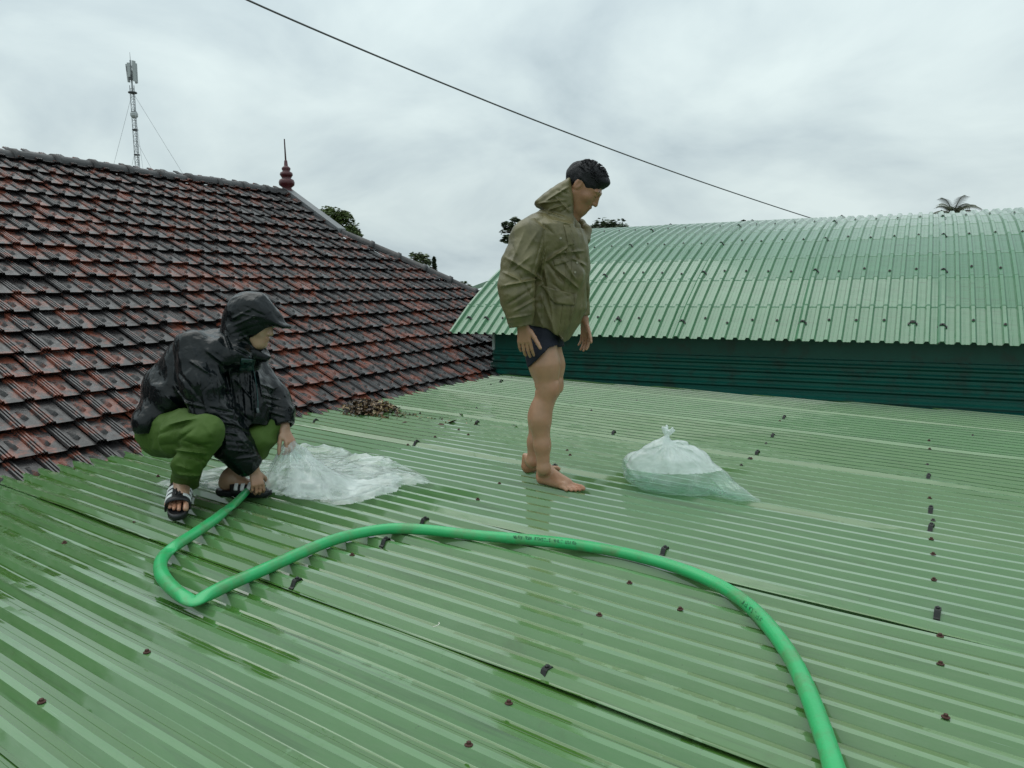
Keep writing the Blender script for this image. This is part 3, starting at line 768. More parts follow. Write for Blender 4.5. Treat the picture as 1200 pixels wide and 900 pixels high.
def head(vol, C, fwd, up, sc=1.0, ears=True):
    """skull, jaw, nose, lips and ears, in a frame of the head"""
    F_, U_ = unit(fwd), unit(up); U_ = unit(U_-F_*(U_@F_)); S_ = np.cross(U_, F_)     # S_ = its left
    Rm = np.stack([F_, S_, U_], 1); P = lambda x, y, z: C+sc*(F_*x+S_*y+U_*z)
    e = lambda c, r, k=.012, op='u': vol.ell(P(*c), np.array(r)*sc, k, Rm, op)
    e((-.012, 0, .022), (.098, .077, .088), .01)          # cranium
    e((.036, 0, -.032), (.062, .066, .084), .03)          # face
    e((.064, 0, -.098), (.030, .036, .026), .03)          # chin
    for s in (-1, 1):
        vol.cone(P(-.005, .058*s, -.055), P(.052, .026*s, -.104), .020*sc, .018*sc, .03)  # jaw
        e((.058, .042*s, -.030), (.026, .026, .022), .02)  # cheek bone
        e((.101, .030*s, .003), (.015, .020, .009), .012, 's')  # eye socket
        e((.082, .031*s, .000), (.0135, .016, .011), .004)  # lid over the eye
        vol.cone(P(.092, .012*s, .019), P(.083, .048*s, .019), .008*sc, .007*sc, .012)  # brow
        if ears:
            e((-.010, .076*s, -.008), (.020, .0075, .033), .005)
            e((-.004, .083*s, -.006), (.010, .004, .018), .004, 's')
    vol.cone(P(.092, 0, .008), P(.110, 0, -.036), .008*sc, .0115*sc, .014)   # nose
    for s in (-1, 1): e((.099, .0125*s, -.040), (.011, .008, .008), .006)
    e((.094, 0, -.062), (.012, .022, .0075), .006)        # upper lip
    e((.090, 0, -.076), (.012, .019, .0075), .006)
    vol.cone(P(.106, -.02, -.069), P(.106, .02, -.069), .002, .002, .003, op='s')
    return P, Rm
def hand(vol, wrist, palm_dir, side, normal, curl, sc=1.0, spread=.10, thumb=None, thumb_curl=.35):
    """palm_dir: wrist to knuckles; side: towards the thumb; normal: out of the back of the hand"""
    D_, T_ = unit(palm_dir), unit(side); T_ = unit(T_-D_*(T_@D_)); N_ = unit(normal-0); N_ = unit(N_-D_*(N_@D_)-T_*(N_@T_))
    W = np.array(wrist, float); K = lambda a, b, c: W+sc*(D_*a+T_*b+N_*c)
    for b in (-.026, -.009, .009, .026): vol.cone(K(.008, b*.62, 0), K(.082, b, 0), .0125*sc, .0105*sc, .012)
    vol.cone(K(.012, .012, -.004), K(.05, .034, -.008), .014*sc, .013*sc, .012)
    ln = [(.030, .018, .015), (.038, .023, .017), (.040, .025, .018), (.036, .022, .017)]; bs = (-.029, -.010, .010, .029)
    for i, (l, b) in enumerate(zip(ln, bs)):
        p = K(.084-(.008 if i in (0,) else 0), b, 0); ang = curl[i] if np.ndim(curl) else curl; a = ang*.55; q0 = .0095 if i else .0083
        for j, seg in enumerate(l):
            dirv = unit(D_*math.cos(a)-N_*math.sin(a)+T_*(b/.029)*spread*(1-j*.3)); q = p+dirv*seg*1.12*sc
            vol.cone(p, q, (q0-.0009*j)*sc, (q0-.0009*(j+1))*sc, .003); p = q; a += ang
    th = thumb if thumb is not None else (.8, .75, -.35)
    p = K(.035, .034, -.008); dv = unit(D_*th[0]+T_*th[1]+N_*th[2])
    for j, seg in enumerate((.040, .034, .026)):
        q = p+dv*seg*sc; vol.cone(p, q, (.0125-.0013*j)*sc, (.0115-.0013*j)*sc, .005); p = q
        dv = unit(dv*math.cos(thumb_curl)+unit(D_*.9-N_*.3)*math.sin(thumb_curl))
def bare_foot(vol, heel, toe, left, sc=1.0):
    """heel and toe: points on the ground under heel back and big toe tip"""
    h, t = np.array(heel, float), np.array(toe, float); D_ = unit(t-h); U_ = V(0, 0, 1); S_ = np.cross(U_, D_)*(1 if not left else -1)   # S_ points to the big-toe side
    Ln = np.linalg.norm(t-h)/.25
    K = lambda a, b, c: h+Ln*(D_*a+S_*b)+U_*c*sc
    vol.cone(K(.030, 0, .030), K(.045, 0, .045), .031, .030, .01)
    vol.cone(K(.035, -.004, .028), K(.165, -.018, .022), .029, .021, .02)
    vol.cone(K(.04, .008, .040), K(.165, .016, .026), .032, .023, .02)
    vol.cone(K(.060, .004, .080), K(.150, .012, .034), .030, .020, .03)
    tips = [(.250, .026, .0125), (.243, .006, .0095), (.232, -.009, .009), (.218, -.022, .0085), (.200, -.034, .0085)]
    roots = [(.180, .024), (.183, .006), (.177, -.009), (.168, -.022), (.156, -.033)]
    for (a, b, r_), (c, e_) in zip(tips, roots):
        vol.cone(K(c, e_, r_+.010), K(a-.022, b, r_+.008), r_*1.05, r_*.95, .007); vol.cone(K(a-.022, b, r_+.007), K(a-r_, b, r_+.001), r_*.95, r_*1.05, .004)
    return K
# ================================================================== standing man
b1 = roof(640, 566)
F1 = Frame(b1)
MAN1 = thing('person', 'standing person in olive hooded jacket and navy shorts, barefoot, looking down', 'person', b1, FROT)
J = F1
vs = Vol(J(585, 300, -.40)*V(1, 1, 0)+V(0, -.02, -.05), J(725, 180, .38)*V(1, 1, 1)+V(0, .02, .02), .0042)
# legs
nr = dict(hip=J(637, 383, -.09), thigh=J(638, 428, -.095), knee=J(641.5, 456, -.10), calf=J(633.5, 492, -.105), shin=J(635.5, 522, -.11), ank=J(637, 549, -.115))
fr = dict(hip=J(642, 383, .09), thigh=J(645, 428, .09), knee=J(646.5, 452, .085), calf=J(632, 490, .075), shin=J(627, 518, .07), ank=J(624, 541, .065))
for q, s in ((nr, 1.0), (fr, .97)):
    vs.chain([(q['hip']+V(0, -.02*np.sign(q['hip'][1]), .02), .062*s), (q['thigh'], .075*s), (q['knee'], .057*s)], .04)
    vs.chain([(q['knee'], .055*s), (q['calf'], .052*s), (q['shin'], .041*s), (q['ank'], .032*s)], .03)
    vs.ell(q['knee']+V(.026, -.004, .004), (.030, .038, .042), .03)
    vs.ell(q['calf']+V(-.014, 0, .016), (.040, .045, .090), .04)
    vs.crease(q['knee']+V(.05, -.05, -.045), q['knee']+V(.05, .05, -.045), .014, .004)
    vs.crease(q['knee']+V(.045, -.05, .05), q['knee']+V(.04, .05, .05), .016, .003)
    vs.crease(q['knee']+V(-.06, -.04, 0), q['knee']+V(-.06, .04, 0), .012, .004)
h1, t1 = J.on_roof(629.5, 565), J.on_roof(682, 577.5)
h2, t2 = J.on_roof(613, 553.5), J.on_roof(655, 551)
K1 = bare_foot(vs, h1, t1, False); K2 = bare_foot(vs, h2, t2, True)
for q, K in ((nr, K1), (fr, K2)):
    a_ = K(.046, 0, .075); vs.chain([(q['ank'], .034), (a_, .034)], .02)
    vs.ell(K(.046, .034, .072), (.012, .012, .012), .014); vs.ell(K(.042, -.034, .064), (.012, .012, .012), .014)
    vs.cone(K(.010, 0, .10), K(.012, 0, .04), .012, .014, .02)
# torso, arms, neck (under the jacket)
vs.loft([(J(0, 395)[2], J(637, 395)[0], 0, .065, .09), (J(0, 350)[2], J(642, 350)[0], 0, .10, .14), (J(0, 300)[2], J(646, 300)[0], 0, .12, .16), (J(0, 275)[2], J(645, 275)[0], 0, .10, .15)], .03)
ra = [(J(624, 276, -.16), .055), (J(607, 335, -.225), .045), (J(612, 378, -.235), .030)]
la = [(J(650, 276, .16), .055), (J(668, 332, .22), .045), (J(684, 374, .20), .029)]
vs.chain(ra, .02); vs.chain(la, .02)
vs.cone(J(655, 270), J(676, 240), .062, .055, .03)
# bowed head, turned a little to the camera
hp = R(-40); hy = R(-17)
hf = V(math.cos(hp)*math.cos(hy), math.cos(hp)*math.sin(hy), math.sin(hp)); hu = V(-math.sin(hp)*math.cos(hy), -math.sin(hp)*math.sin(hy), math.cos(hp))
HC = J(684, 217.5, -.02)
P1, R1 = head(vs, HC, hf, hu, 1.03)
# hands: right one hangs with loose curled fingers, left one further away
hand(vs, ra[-1][0]+V(.002, 0, -.012), V(.10, .02, -1), V(.9, -.25, .1), V(-.1, -1, 0), [.42, .38, .34, .30], 1.02, .06, (.75, .45, .25), .1)
hand(vs, la[-1][0]+V(.004, 0, -.010), V(.06, -.03, -1), V(.55, -.8, 0), V(.75, .6, 0), [.34, .30, .28, .25], .98, .09, (.8, .5, -.2), .1)
z_toe = h1[2]
def tint1(v):
    c = np.ones((len(v), 3))
    fz = np.clip((v[:, 2]-.75)/.15, 0, 1)[:, None]
    c *= (1-fz)*V(1.12, 1.16, 1.18)+fz*V(.92, .86, .82)      # legs are paler than face and hands
    for q, r_, col in ((nr['knee']+V(.05, -.03, 0), .05, (.95, .86, .82)), (K1(.02, 0, .03), .05, (1.05, .86, .82)), (K1(.23, 0, .01), .05, (1.06, .90, .88)), (K2(.02, 0, .03), .05, (1.05, .86, .82)), (P1(.1, 0, -.069), .019, (.98, .66, .66))):
        w_ = np.exp(-((v-q)**2).sum(1)/r_**2)[:, None]; c = c*(1-w_)+c*np.array(col)*w_
    return c
skin1 = vs.build('body', M_SKIN1, MAN1, 1, tint1)
# brows and lashes
mb = MB()
for s in (-1, 1):
    mb.tube([P1(.0945, .014*s, .020), P1(.0905, .032*s, .025), P1(.079, .052*s, .019)], [.0030, .0034, .0016], 6)
    mb.tube([P1(.0925, .022*s, -.005), P1(.0925, .031*s, -.0080), P1(.085, .043*s, -.006)], [.0012, .0016, .0012], 6)
mb.build('eyebrows', M_DARK, MAN1, True)
# hair: cropped sides, longer top and fringe
vh = Vol(HC-.16, HC+.17, .0036)
def hl(c, r, k=.012, op='u'): vh.ell(P1(*c), np.array(r)*1.03, k, R1, op)
hl((-.014, 0, .026), (.1035, .083, .091), .005)
hl((.010, 0, .068), (.086, .070, .052), .02)
hl((.070, 0, .072), (.036, .052, .030), .02)
vh.cut(P1(.084, 0, .035), hf*.9-hu*.35+np.cross(hu, hf)*0, .012)
vh.cut(P1(.055, 0, .010), hf*.55-hu*.84, .010)
vh.cut(P1(-.02, 0, -.050), -hu*1.0+hf*.25, .010)
for s in (-1, 1): vh.ell(P1(.012, .085*s, -.02), (.026, .022, .036), .006, R1, 's')
vh.noise(.003, (40, 60, 40), 1); vh.noise(.002, (60, 140, 60), 2)
hair = vh.build('hair', M_HAIR, MAN1, 0)
mb = MB(); hr = random.Random(4)
for i in range(420):
    a = hr.uniform(-1.3, 1.3); b = hr.uniform(-1.1, 1.0)
    n_ = V(math.sin(b)*.9, math.sin(a)*math.cos(b*.6), math.cos(a)*math.cos(b*.55)); n_ = unit(n_)
    p = V(-.006, 0, .034)+n_*V(.104, .084, .094); d = unit(V(.9, hr.uniform(-.35, .35), .1)+n_*.25)
    if p[0] > .075: d = unit(V(.55, hr.uniform(-.3, .3), -.45)+n_*.3)
    ln = hr.uniform(.010, .018)
    mb.tube([P1(*(p-n_*.006)), P1(*(p+d*ln*.55+n_*.003)), P1(*(p+d*ln))], [.0026, .0019, .0003], 4, False)
mb.build('hair_tufts', M_HAIR, hair)

# --- jacket
vj = Vol(J(575, 300, -.40)*V(1, 1, 0)+V(0, -.02, J(0, 425)[2]), J(708, 196, .40)+V(0, .02, .03), .0045)
def sec(py, bk, ft, hv, cv=0.0):
    a, b = J(bk, py)[0], J(ft, py)[0]; return (J(0, py)[2], (a+b)/2, cv, (b-a)/2, hv)
vj.loft([sec(412, 619, 667, .150), sec(400, 616, 672, .158), sec(385, 613, 681, .170), sec(368, 610, 686.5, .180), sec(345, 608, 690.5, .185), sec(322, 606, 691.5, .190), sec(300, 605, 690, .198), sec(284, 605, 686, .200), sec(272, 607, 680, .185), sec(263, 613, 675, .135), sec(255, 626, 671, .085)], .02, 2.25, zr=.03)
# fullness at the back and the pouched chest pocket
vj.ell(J(610, 285, 0), (.045, .14, .10), .03)
vj.ell(J(668, 322, -.14), (.075, .055, .075), .03)
# slanted hem (drops to the front edge), hollow below
vj.noise(-.011, (8, 8, 2.6), 0, True); vj.noise(-.005, (17, 17, 7), 3, True)
sl_, X, Y, Z = vj.reg(vj.lo, vj.lo+vj.n*vj.h)
hx = [J(p_, 0)[0] for p_ in (610, 622, 636, 650, 659, 664, 674, 690)]
hz = [J(0, p_)[2] for p_ in (384, 387, 390, 398, 406, 404, 396, 376)]
hem = np.interp(X.ravel(), hx, hz)[:, None, None]
inner = vj.D+.017
vj.D = np.maximum(vj.D, hem-Z).astype(np.float32)
vj.D = np.maximum(vj.D, -np.maximum(inner, Z-hem-.035)).astype(np.float32)
# shoulders and sleeves
vj.chain([(J(634, 268, -.09), .060), (J(619, 279, -.165), .086), (J(610, 308, -.205), .089), (J(605.5, 333, -.225), .088), (J(606, 350, -.235), .078), (J(609, 366, -.240), .068), (J(611, 381, -.240), .060)], .025)
vj.chain([(J(650, 268, .09), .060), (J(652, 279, .165), .086), (J(662, 312, .205), .085), (J(669, 336, .22), .080), (J(676, 356, .21), .066), (J(680, 371, .20), .055)], .025)
# hood standing behind the neck
vj.prism([J(625.5, 238), J(638, 226.5), J(667, 208.5), J(672, 235), J(671.5, 262), J(661, 268), J(642, 254)], -.005, .118, .012, .075)
# cavity for neck and head
vj.ell(J(688, 226, -.01), (.098, .092, .115), .008, None, 's')
vj.ell(J(684, 252, -.005), (.066, .068, .050), .01, None, 's')
vj.cut(J(672, 214, 0), V(1, 0, -.02), .01, J(660, 262, -.3), J(720, 190, .3)+V(.1, 0, .1))
# standing storm collar, its near half open
vj.chain([(J(669, 255, -.088), .017), (J(676, 266, -.080), .018), (J(681, 279, -.060), .016)], .012)
vj.chain([(J(671, 256, .080), .017), (J(681, 262, .060), .022), (J(687.5, 270, .02), .023), (J(688, 281, -.02), .018)], .02)
fk = 0
# folds: sleeve, armpit and chest, skirt, back, hood
for (a, b, w_, amp) in [((590, 300, -.27), (640, 330, -.30), .018, .012), ((585, 336, -.29), (636, 326, -.31), .013, .013), ((592, 358, -.30), (632, 333, -.32), .012, .014), ((600, 366, -.30), (630, 350, -.31), .010, .010), ((592, 374, -.29), (626, 368, -.30), .009, .007), ((606, 318, -.31), (624, 350, -.31), .012, -.010), ((588, 318, -.3), (612, 330, -.31), .011, -.009),
                        ((616, 268, -.25), (592, 326, -.28), .022, .008), ((636, 276, -.22), (622, 326, -.27), .016, .010), ((640, 290, -.22), (634, 322, -.27), .012, .010), ((632, 268, -.24), (612, 300, -.30), .016, -.006), ((600, 284, -.24), (606, 308, -.29), .014, -.007), ((622, 300, -.24), (600, 318, -.29), .014, .008),
                        ((638, 308, -.22), (668, 288, -.17), .013, .012), ((640, 306, -.22), (664, 334, -.21), .013, .013), ((638, 312, -.22), (646, 360, -.21), .013, .011), ((646, 298, -.18), (686, 294, -.12), .011, .008), ((664, 284, -.15), (688, 322, -.12), .012, .008), ((668, 302, -.16), (688, 312, -.11), .010, .007), ((650, 314, -.20), (680, 340, -.17), .012, -.009), ((645, 330, -.21), (672, 352, -.18), .010, .007), ((655, 296, -.18), (676, 330, -.17), .010, -.008),
                        ((634, 345, -.20), (654, 400, -.18), .016, .006), ((662, 340, -.19), (657, 396, -.16), .014, .006), ((678, 338, -.15), (664, 394, -.13), .015, .006), ((686, 330, -.08), (678, 384, -.09), .014, .005), ((644, 352, -.21), (676, 344, -.17), .010, .008), ((628, 362, -.19), (638, 388, -.18), .014, .005), ((647, 356, -.20), (648, 392, -.18), .012, -.006), ((670, 352, -.17), (666, 392, -.14), .010, -.006),
                        ((606, 266, -.12), (614, 304, -.10), .018, .008), ((618, 262, -.14), (640, 270, -.16), .012, .008), ((626, 256, -.12), (650, 276, -.17), .014, .010),
                        ((630, 245, -.09), (664, 256, -.12), .011, .013), ((636, 238, -.10), (668, 218, -.11), .010, .010), ((634, 242, -.09), (654, 264, -.13), .010, .010), ((650, 230, -.12), (668, 248, -.13), .010, .011), ((628, 240, -.06), (664, 234, -.13), .009, .010), ((652, 222, -.12), (669, 228, -.12), .009, .008), ((646, 258, -.14), (669, 264, -.12), .011, .010), ((642, 246, -.12), (660, 240, -.13), .009, -.008), ((655, 250, -.13), (670, 240, -.12), .009, -.008)]:
    fk += 1; vj.fold(J(*a), J(*b), w_, -abs(amp)*.9 if fk % 3 else abs(amp)*.55)
for (a, b, w_, amp) in [((686, 330, -.05), (688, 370, .05), .014, .008), ((684, 300, 0), (692, 340, .06), .014, .008), ((670, 340, .3), (690, 345, .25), .014, .010), ((680, 290, .05), (694, 310, .05), .012, .008)]: vj.fold(J(*a), J(*b), w_, amp)
Ms = np.array([[.94, 0, .34], [0, 1, 0], [-.34, 0, .94]])
vj.noise(-.0085, (5, 4, 13), 1, True, J(580, 392, -.42), V(J(632, 0)[0], -.13, J(0, 262)[2]), Ms)
vj.noise(-.0040, (9, 8, 24), 2, True, J(580, 392, -.42), V(J(632, 0)[0], -.13, J(0, 262)[2]), Ms)
vj.noise(-.0022, (20, 20, 12), 2, True)
for (c0, c1, r_) in ((J(609, 367, -.24), J(611.5, 382, -.24), .060), (J(677, 358, .21), J(681, 372, .20), .055)):
    d = unit(c1-c0); lo_, hi_ = c1-.13, c1+.13
    vj.cut(c1-d*.002, d, .002, lo_, hi_) if False else None
    s2, X2, Y2, Z2 = vj.reg(c1-V(.085, .08, .09), c1+V(.085, .09, .03)); pl = (X2-c1[0])*d[0]+(Y2-c1[1])*d[1]+(Z2-c1[2])*d[2]
    rad = np.sqrt((X2-c1[0]-pl*d[0])**2+(Y2-c1[1]-pl*d[1])**2+(Z2-c1[2]-pl*d[2])**2)
    m_ = (rad < r_+.03) & ((Y2 < -.182) if c1[1] < 0 else ((X2 > J(672, 0)[0]) & (Y2 > .12)))
    vj.D[s2] = np.where(m_, np.maximum(vj.D[s2], pl), vj.D[s2])
    vj.D[s2] = np.where(m_, np.maximum(vj.D[s2], -np.maximum(rad-(r_-.012), -(pl+.06))), vj.D[s2])
# gap between the two fronts below the waist
g0, g1 = J(671, 352, -.135), J(661, 412, -.13)
jk = vj.build('jacket', M_JACKET, MAN1, 0)
toV = V(0, 1, 0)
# pocket with flap, front placket, cuff band, snaps
patch(vj, [J(634, 334, -.2), J(674, 345, -.2), J(674, 358, -.2), J(650, 356, -.2)], V(-.05, 1, 0), 14, 8, 'pocket_flap', M_JACKET, jk, .007, .010, .006)
patch(vj, [J(665, 284, -.2), J(673, 282, -.2), J(664, 396, -.2), J(658, 398, -.2)], V(-.35, 1, 0), 5, 40, 'placket', M_JACKET, jk, .003, .006)
patch(vj, [J(648, 304, -.2), J(669, 299, -.2), J(668, 306, -.2), J(650, 312, -.2)], V(-.1, 1, 0), 10, 5, 'pocket_flap', M_JACKET, jk, .003, .006, .003)
patch(vj, [J(663, 262, -.25), J(672, 262, -.25), J(676, 286, -.25), J(668, 288, -.25)], V(-.1, 1, 0), 6, 10, 'collar_tab', M_JACKET, jk, .004, .008)
for (px, py) in ((660, 276), (681, 306), (652, 350), (678, 318)):
    q = vj.onto(J(px, py, -.4), V(0, 1, 0), .5)
    if q is not None:
        mb = MB(); mb.tube([q-V(0, .006, 0), q+V(0, .004, 0)], [.0055, .0065], 10); mb.build('snap_button', M_STEEL, jk)
# --- shorts
vp = Vol(V(J(610, 0)[0], -.24, J(0, 440)[2]), V(J(672, 0)[0], .24, J(0, 365)[2]), .0055)
vp.loft([(J(0, 398)[2], J(637, 0)[0], 0, .094, .150), (J(0, 374)[2], J(638, 0)[0], 0, .088, .148)], .02)
vp.chain([(nr['hip']+V(0, .03, -.03), .085), (J(636.5, 415, -.095), .090), (J(637, 436, -.10), .088)], .02)
vp.chain([(fr['hip']+V(0, -.03, -.03), .085), (J(644, 415, .085), .085), (J(645, 436, .09), .083)], .02)
for (a, b, w_, amp) in [((622, 400, -.19), (634, 418, -.2), .014, .006), ((640, 396, -.19), (632, 425, -.2), .012, .005), ((648, 398, -.17), (644, 410, -.18), .010, .005)]: vp.crease(J(*a), J(*b), w_, amp)
vp.noise(.004, (16, 16, 10), 1, True)
inn = vp.D+.011
A_, B2, C_ = J(619, 430, -.1), J(653, 404.5, -.1), J(636, 417, -.1)
sl_, X, Y, Z = vp.reg(vp.lo, vp.lo+vp.n*vp.h)
hemz = np.where(Y < -.005, np.interp(X.ravel(), [A_[0], J(640, 0)[0], B2[0], B2[0]+.04], [A_[2], J(0, 411)[2], B2[2], J(0, 402)[2]])[:, None, None], J(0, 414)[2])
vp.D = np.maximum(vp.D, hemz-Z); vp.D = np.maximum(vp.D, -np.maximum(inn, Z-hemz-.07)); vp.D = vp.D.astype(np.float32)
vp.build('shorts', M_SHORTS, MAN1, 2)
# ================================================================== crouching man
b2 = roof(240, 592)
F2 = Frame(b2)
MAN2 = thing('person', 'crouching person in black hooded raincoat and green trousers holding the hose', 'person', b2, FROT)
G = F2
# right (near) foot points towards the camera, left foot to the right of the picture
nf_h, nf_t = G.on_roof(215, 583), G.on_roof(207, 612)
ff_h, ff_t = G.on_roof(254, 579), G.on_roof(318, 582)
vn = (nf_h[1]+nf_t[1])/2; vf = (ff_h[1]+ff_t[1])/2
SOLE = .028
n_ank = G(213.5, 575, nf_h[1]-.03); n_knee = G(238, 506, vn-.10); n_hip = G(190, 505, .22)
f_ank = G(270, 561, vf+.0); f_knee = G(325, 484, vf+.16); f_hip = G(205, 503, .42)
sh_r = G(226, 412, .10); el_r = G(250, 492, .02); wr_r = G(297, 549, .10)
sh_l = G(290, 425, .40); el_l = G(322, 468, .34); wr_l = G(333, 500, .27)
vc = Vol(G(150, 0, .62)*V(1, 0, 0)+V(0, -.35, -.03), V(G(385, 0, -.3)[0], 0, G(0, 320, .75)[2])+V(0, .85, .02), .0046)
vc.chain([(n_hip, .095), (n_knee, .060)], .02); vc.chain([(n_knee, .056), (n_ank, .036)], .02)
vc.chain([(f_hip, .095), (f_knee, .060)], .02); vc.chain([(f_knee, .056), (f_ank, .037)], .02)
def worn_foot(vol, h, t, left, z):
    K = bare_foot(vol, h+V(0, 0, z), t+V(0, 0, z), left); return K
D1 = unit(nf_t-nf_h); D2 = unit(ff_t-ff_h)
HEEL_UP = .055
KN = worn_foot(vc, nf_h+D1*.02+V(0, 0, HEEL_UP), nf_t-D1*.02+V(0, 0, .004), False, SOLE); KF = worn_foot(vc, ff_h+D2*.02, ff_t-D2*.02, True, SOLE)
vc.chain([(n_ank, .036), (KN(.045, 0, .06), .035)], .02); vc.chain([(f_ank, .037), (KF(.045, 0, .06), .035)], .02)
vc.cone(n_hip, f_hip, .10, .10, .03); pel = (n_hip+f_hip)/2; chest = G(262, 430, .27); neck = G(286, 404, .25)
vc.chain([(pel, .13), (G(225, 455, .30), .13), (chest, .12), (neck, .055)], .04)
vc.chain([(sh_r, .06), (el_r, .045), (wr_r, .029)], .02); vc.chain([(sh_l, .06), (el_l, .045), (wr_l, .029)], .02)
vc.cone(chest, sh_r, .08, .06, .03); vc.cone(chest, sh_l, .08, .06, .03)
HC2 = G(296, 377, .23); hp2 = R(-14); hy2 = R(-8)
hf2 = V(math.cos(hp2)*math.cos(hy2), math.cos(hp2)*math.sin(hy2), math.sin(hp2)); hu2 = V(-math.sin(hp2), 0, math.cos(hp2))
vc.cone(neck, HC2-V(.0, 0, .05), .055, .052, .03)
P2, R2 = head(vc, HC2, hf2, hu2, 1.0)
hand(vc, wr_r+V(.002, -.005, -.004), V(.30, -.20, -1), V(.70, .60, .1), V(.15, -.95, .25), [.85, .85, .82, .78], .92, .05, (.6, .6, -.6), .35)
hand(vc, wr_l+V(.002, -.01, -.006), V(.42, -.25, -.85), V(-.35, -.75, -.2), V(.75, .1, .5), [.85, .85, .8, .75], .95, .05, (.9, .35, -.45), .3)
def tint2(v):
    c = np.ones((len(v), 3))
    for q, r_, col in ((KN(.22, 0, .02), .06, (1.1, .85, .78)), (P2(.1, 0, -.069), .019, (1, .75, .75)), (wr_r+V(0, 0, -.1), .08, (.95, .83, .78)), (wr_l+V(0, 0, -.1), .08, (1.05, .92, .88))):
        w_ = np.exp(-((v-q)**2).sum(1)/r_**2)[:, None]; c = c*(1-w_)+c*np.array(col)*w_
    return c
vc.build('body', M_SKIN2, MAN2, 1, tint2)
mb = MB()
for s in (-1, 1):
    mb.tube([P2(.096, .014*s, .020), P2(.0955, .032*s, .025), P2(.081, .052*s, .019)], [.003, .0034, .0018], 6)
    mb.tube([P2(.0955, .020*s, -.002), P2(.0945, .031*s, -.004), P2(.085, .043*s, -.003)], [.0014, .002, .0014], 6)
mb.build('eyebrows', M_DARK, MAN2, True)

# --- trousers
vt = Vol(G(150, 0, .62)*V(1, 0, 0)+V(0, -.40, .03), V(G(365, 0, -.3)[0], 0, G(0, 455, .75)[2])+V(0, .85, .02), .0055)
vt.cone(n_hip, f_hip, .125, .125, .03)
nk_hem = G(217, 569, nf_h[1]-.05); fk_hem = G(277, 546, vf)
vt.chain([(n_hip+V(.02, 0, -.005), .128), (G(216, 509, .0), .112), (n_knee+V(.006, 0, -.012), .082)], .03)
vt.chain([(n_knee+V(.004, 0, -.012), .082), (G(222, 540, vn-.08), .068), (nk_hem, .062)], .03)
vt.chain([(f_hip, .12), (f_knee, .078)], .03); vt.chain([(f_knee+V(0, 0, -.01), .076), (G(300, 520, vf), .075), (fk_hem, .068)], .03)
fk = 0
for (a, b, w_, amp) in [((202, 527, -.10), (244, 532, -.18), .013, .020), ((212, 515, -.1), (246, 526, -.18), .012, .012), ((204, 556, -.1), (238, 560, -.18), .010, .010), ((230, 500, -.1), (206, 518, -.18), .012, .012), ((196, 496, -.1), (232, 489, -.18), .013, .012), ((206, 535, -.10), (240, 540, -.18), .012, .014), ((206, 535, -.12), (234, 540, -.18), .012, .011), ((222, 522, -.16), (252, 520, -.2), .012, .009), ((205, 545, -.14), (226, 552, -.18), .012, .008), ((236, 538, -.2), (242, 562, -.18), .012, .008), ((214, 540, -.16), (222, 566, -.18), .012, -.007), ((180, 510, .05), (222, 495, -.05), .016, .008), ((186, 500, .05), (226, 488, -.05), .014, .007), ((184, 522, .05), (210, 520, -.05), .014, .009), ((238, 494, -.15), (250, 512, -.18), .014, -.006), ((226, 530, -.18), (246, 545, -.18), .010, -.007)]:
    fk += 1; vt.fold(G(*a[:2], -.3), G(*b[:2], -.3), w_, -abs(amp) if fk % 2 else abs(amp)*.8, G(220, 520, .5)-G(220, 520, -.2), .8)
vt.noise(-.011, (5, 5, 9), 0, True); vt.noise(-.006, (10, 10, 14), 2, True); vt.noise(-.0025, 26, 1, True)
for c1, d, r_ in ((nk_hem, V(-.06, -.02, -1), .070), (fk_hem, unit(f_ank-f_knee), .066)):
    d = unit(d); s2, X2, Y2, Z2 = vt.reg(c1-.12, c1+.10); pl = (X2-c1[0])*d[0]+(Y2-c1[1])*d[1]+(Z2-c1[2])*d[2]
    inn = vt.D[s2]+.010; vt.D[s2] = np.maximum(vt.D[s2], pl); vt.D[s2] = np.maximum(vt.D[s2], -np.maximum(inn, -(pl+.07)))
tro = vt.build('trousers', M_TROUSER, MAN2, 1)
# --- raincoat
vr = Vol(G(148, 0, .62)*V(1, 0, 0)+V(0, -.28, G(0, 570)[2]), V(G(365, 0, -.3)[0], 0, G(0, 325, .75)[2])+V(0, .85, .02), .0050)
bk = [(G(196, 486, .30), .140), (G(212, 454, .29), .165), (G(236, 430, .275), .168), (G(262, 420, .265), .140), (G(283, 412, .25), .105)]
vr.chain(bk, .05)
for p, r_ in ((G(186, 492, .22), (.105, .19, .10)), (G(190, 492, .40), (.10, .16, .10)), (G(216, 462, .28), (.15, .22, .13)), (G(244, 434, .27), (.13, .225, .12)), (G(262, 455, .28), (.17, .19, .15)), (G(282, 455, .30), (.13, .16, .17)), (G(292, 480, .33), (.10, .12, .14))): vr.ell(p, r_, .05)
for p, r_ in ((G(262, 408, .20), (.09, .17, .07)), (G(272, 414, .14), (.08, .09, .07)), (G(250, 420, .12), (.10, .10, .09)), (G(292, 486, .20), (.10, .10, .13)), (G(306, 470, .26), (.07, .10, .14))): vr.ell(p, r_, .04)
# tail of the coat hanging behind the thigh
vr.chain([(G(186, 488, .16), .09), (G(174, 505, .14), .045)], .03); vr.chain([(G(176, 486, .25), .06), (G(170, 508, .25), .03)], .03)
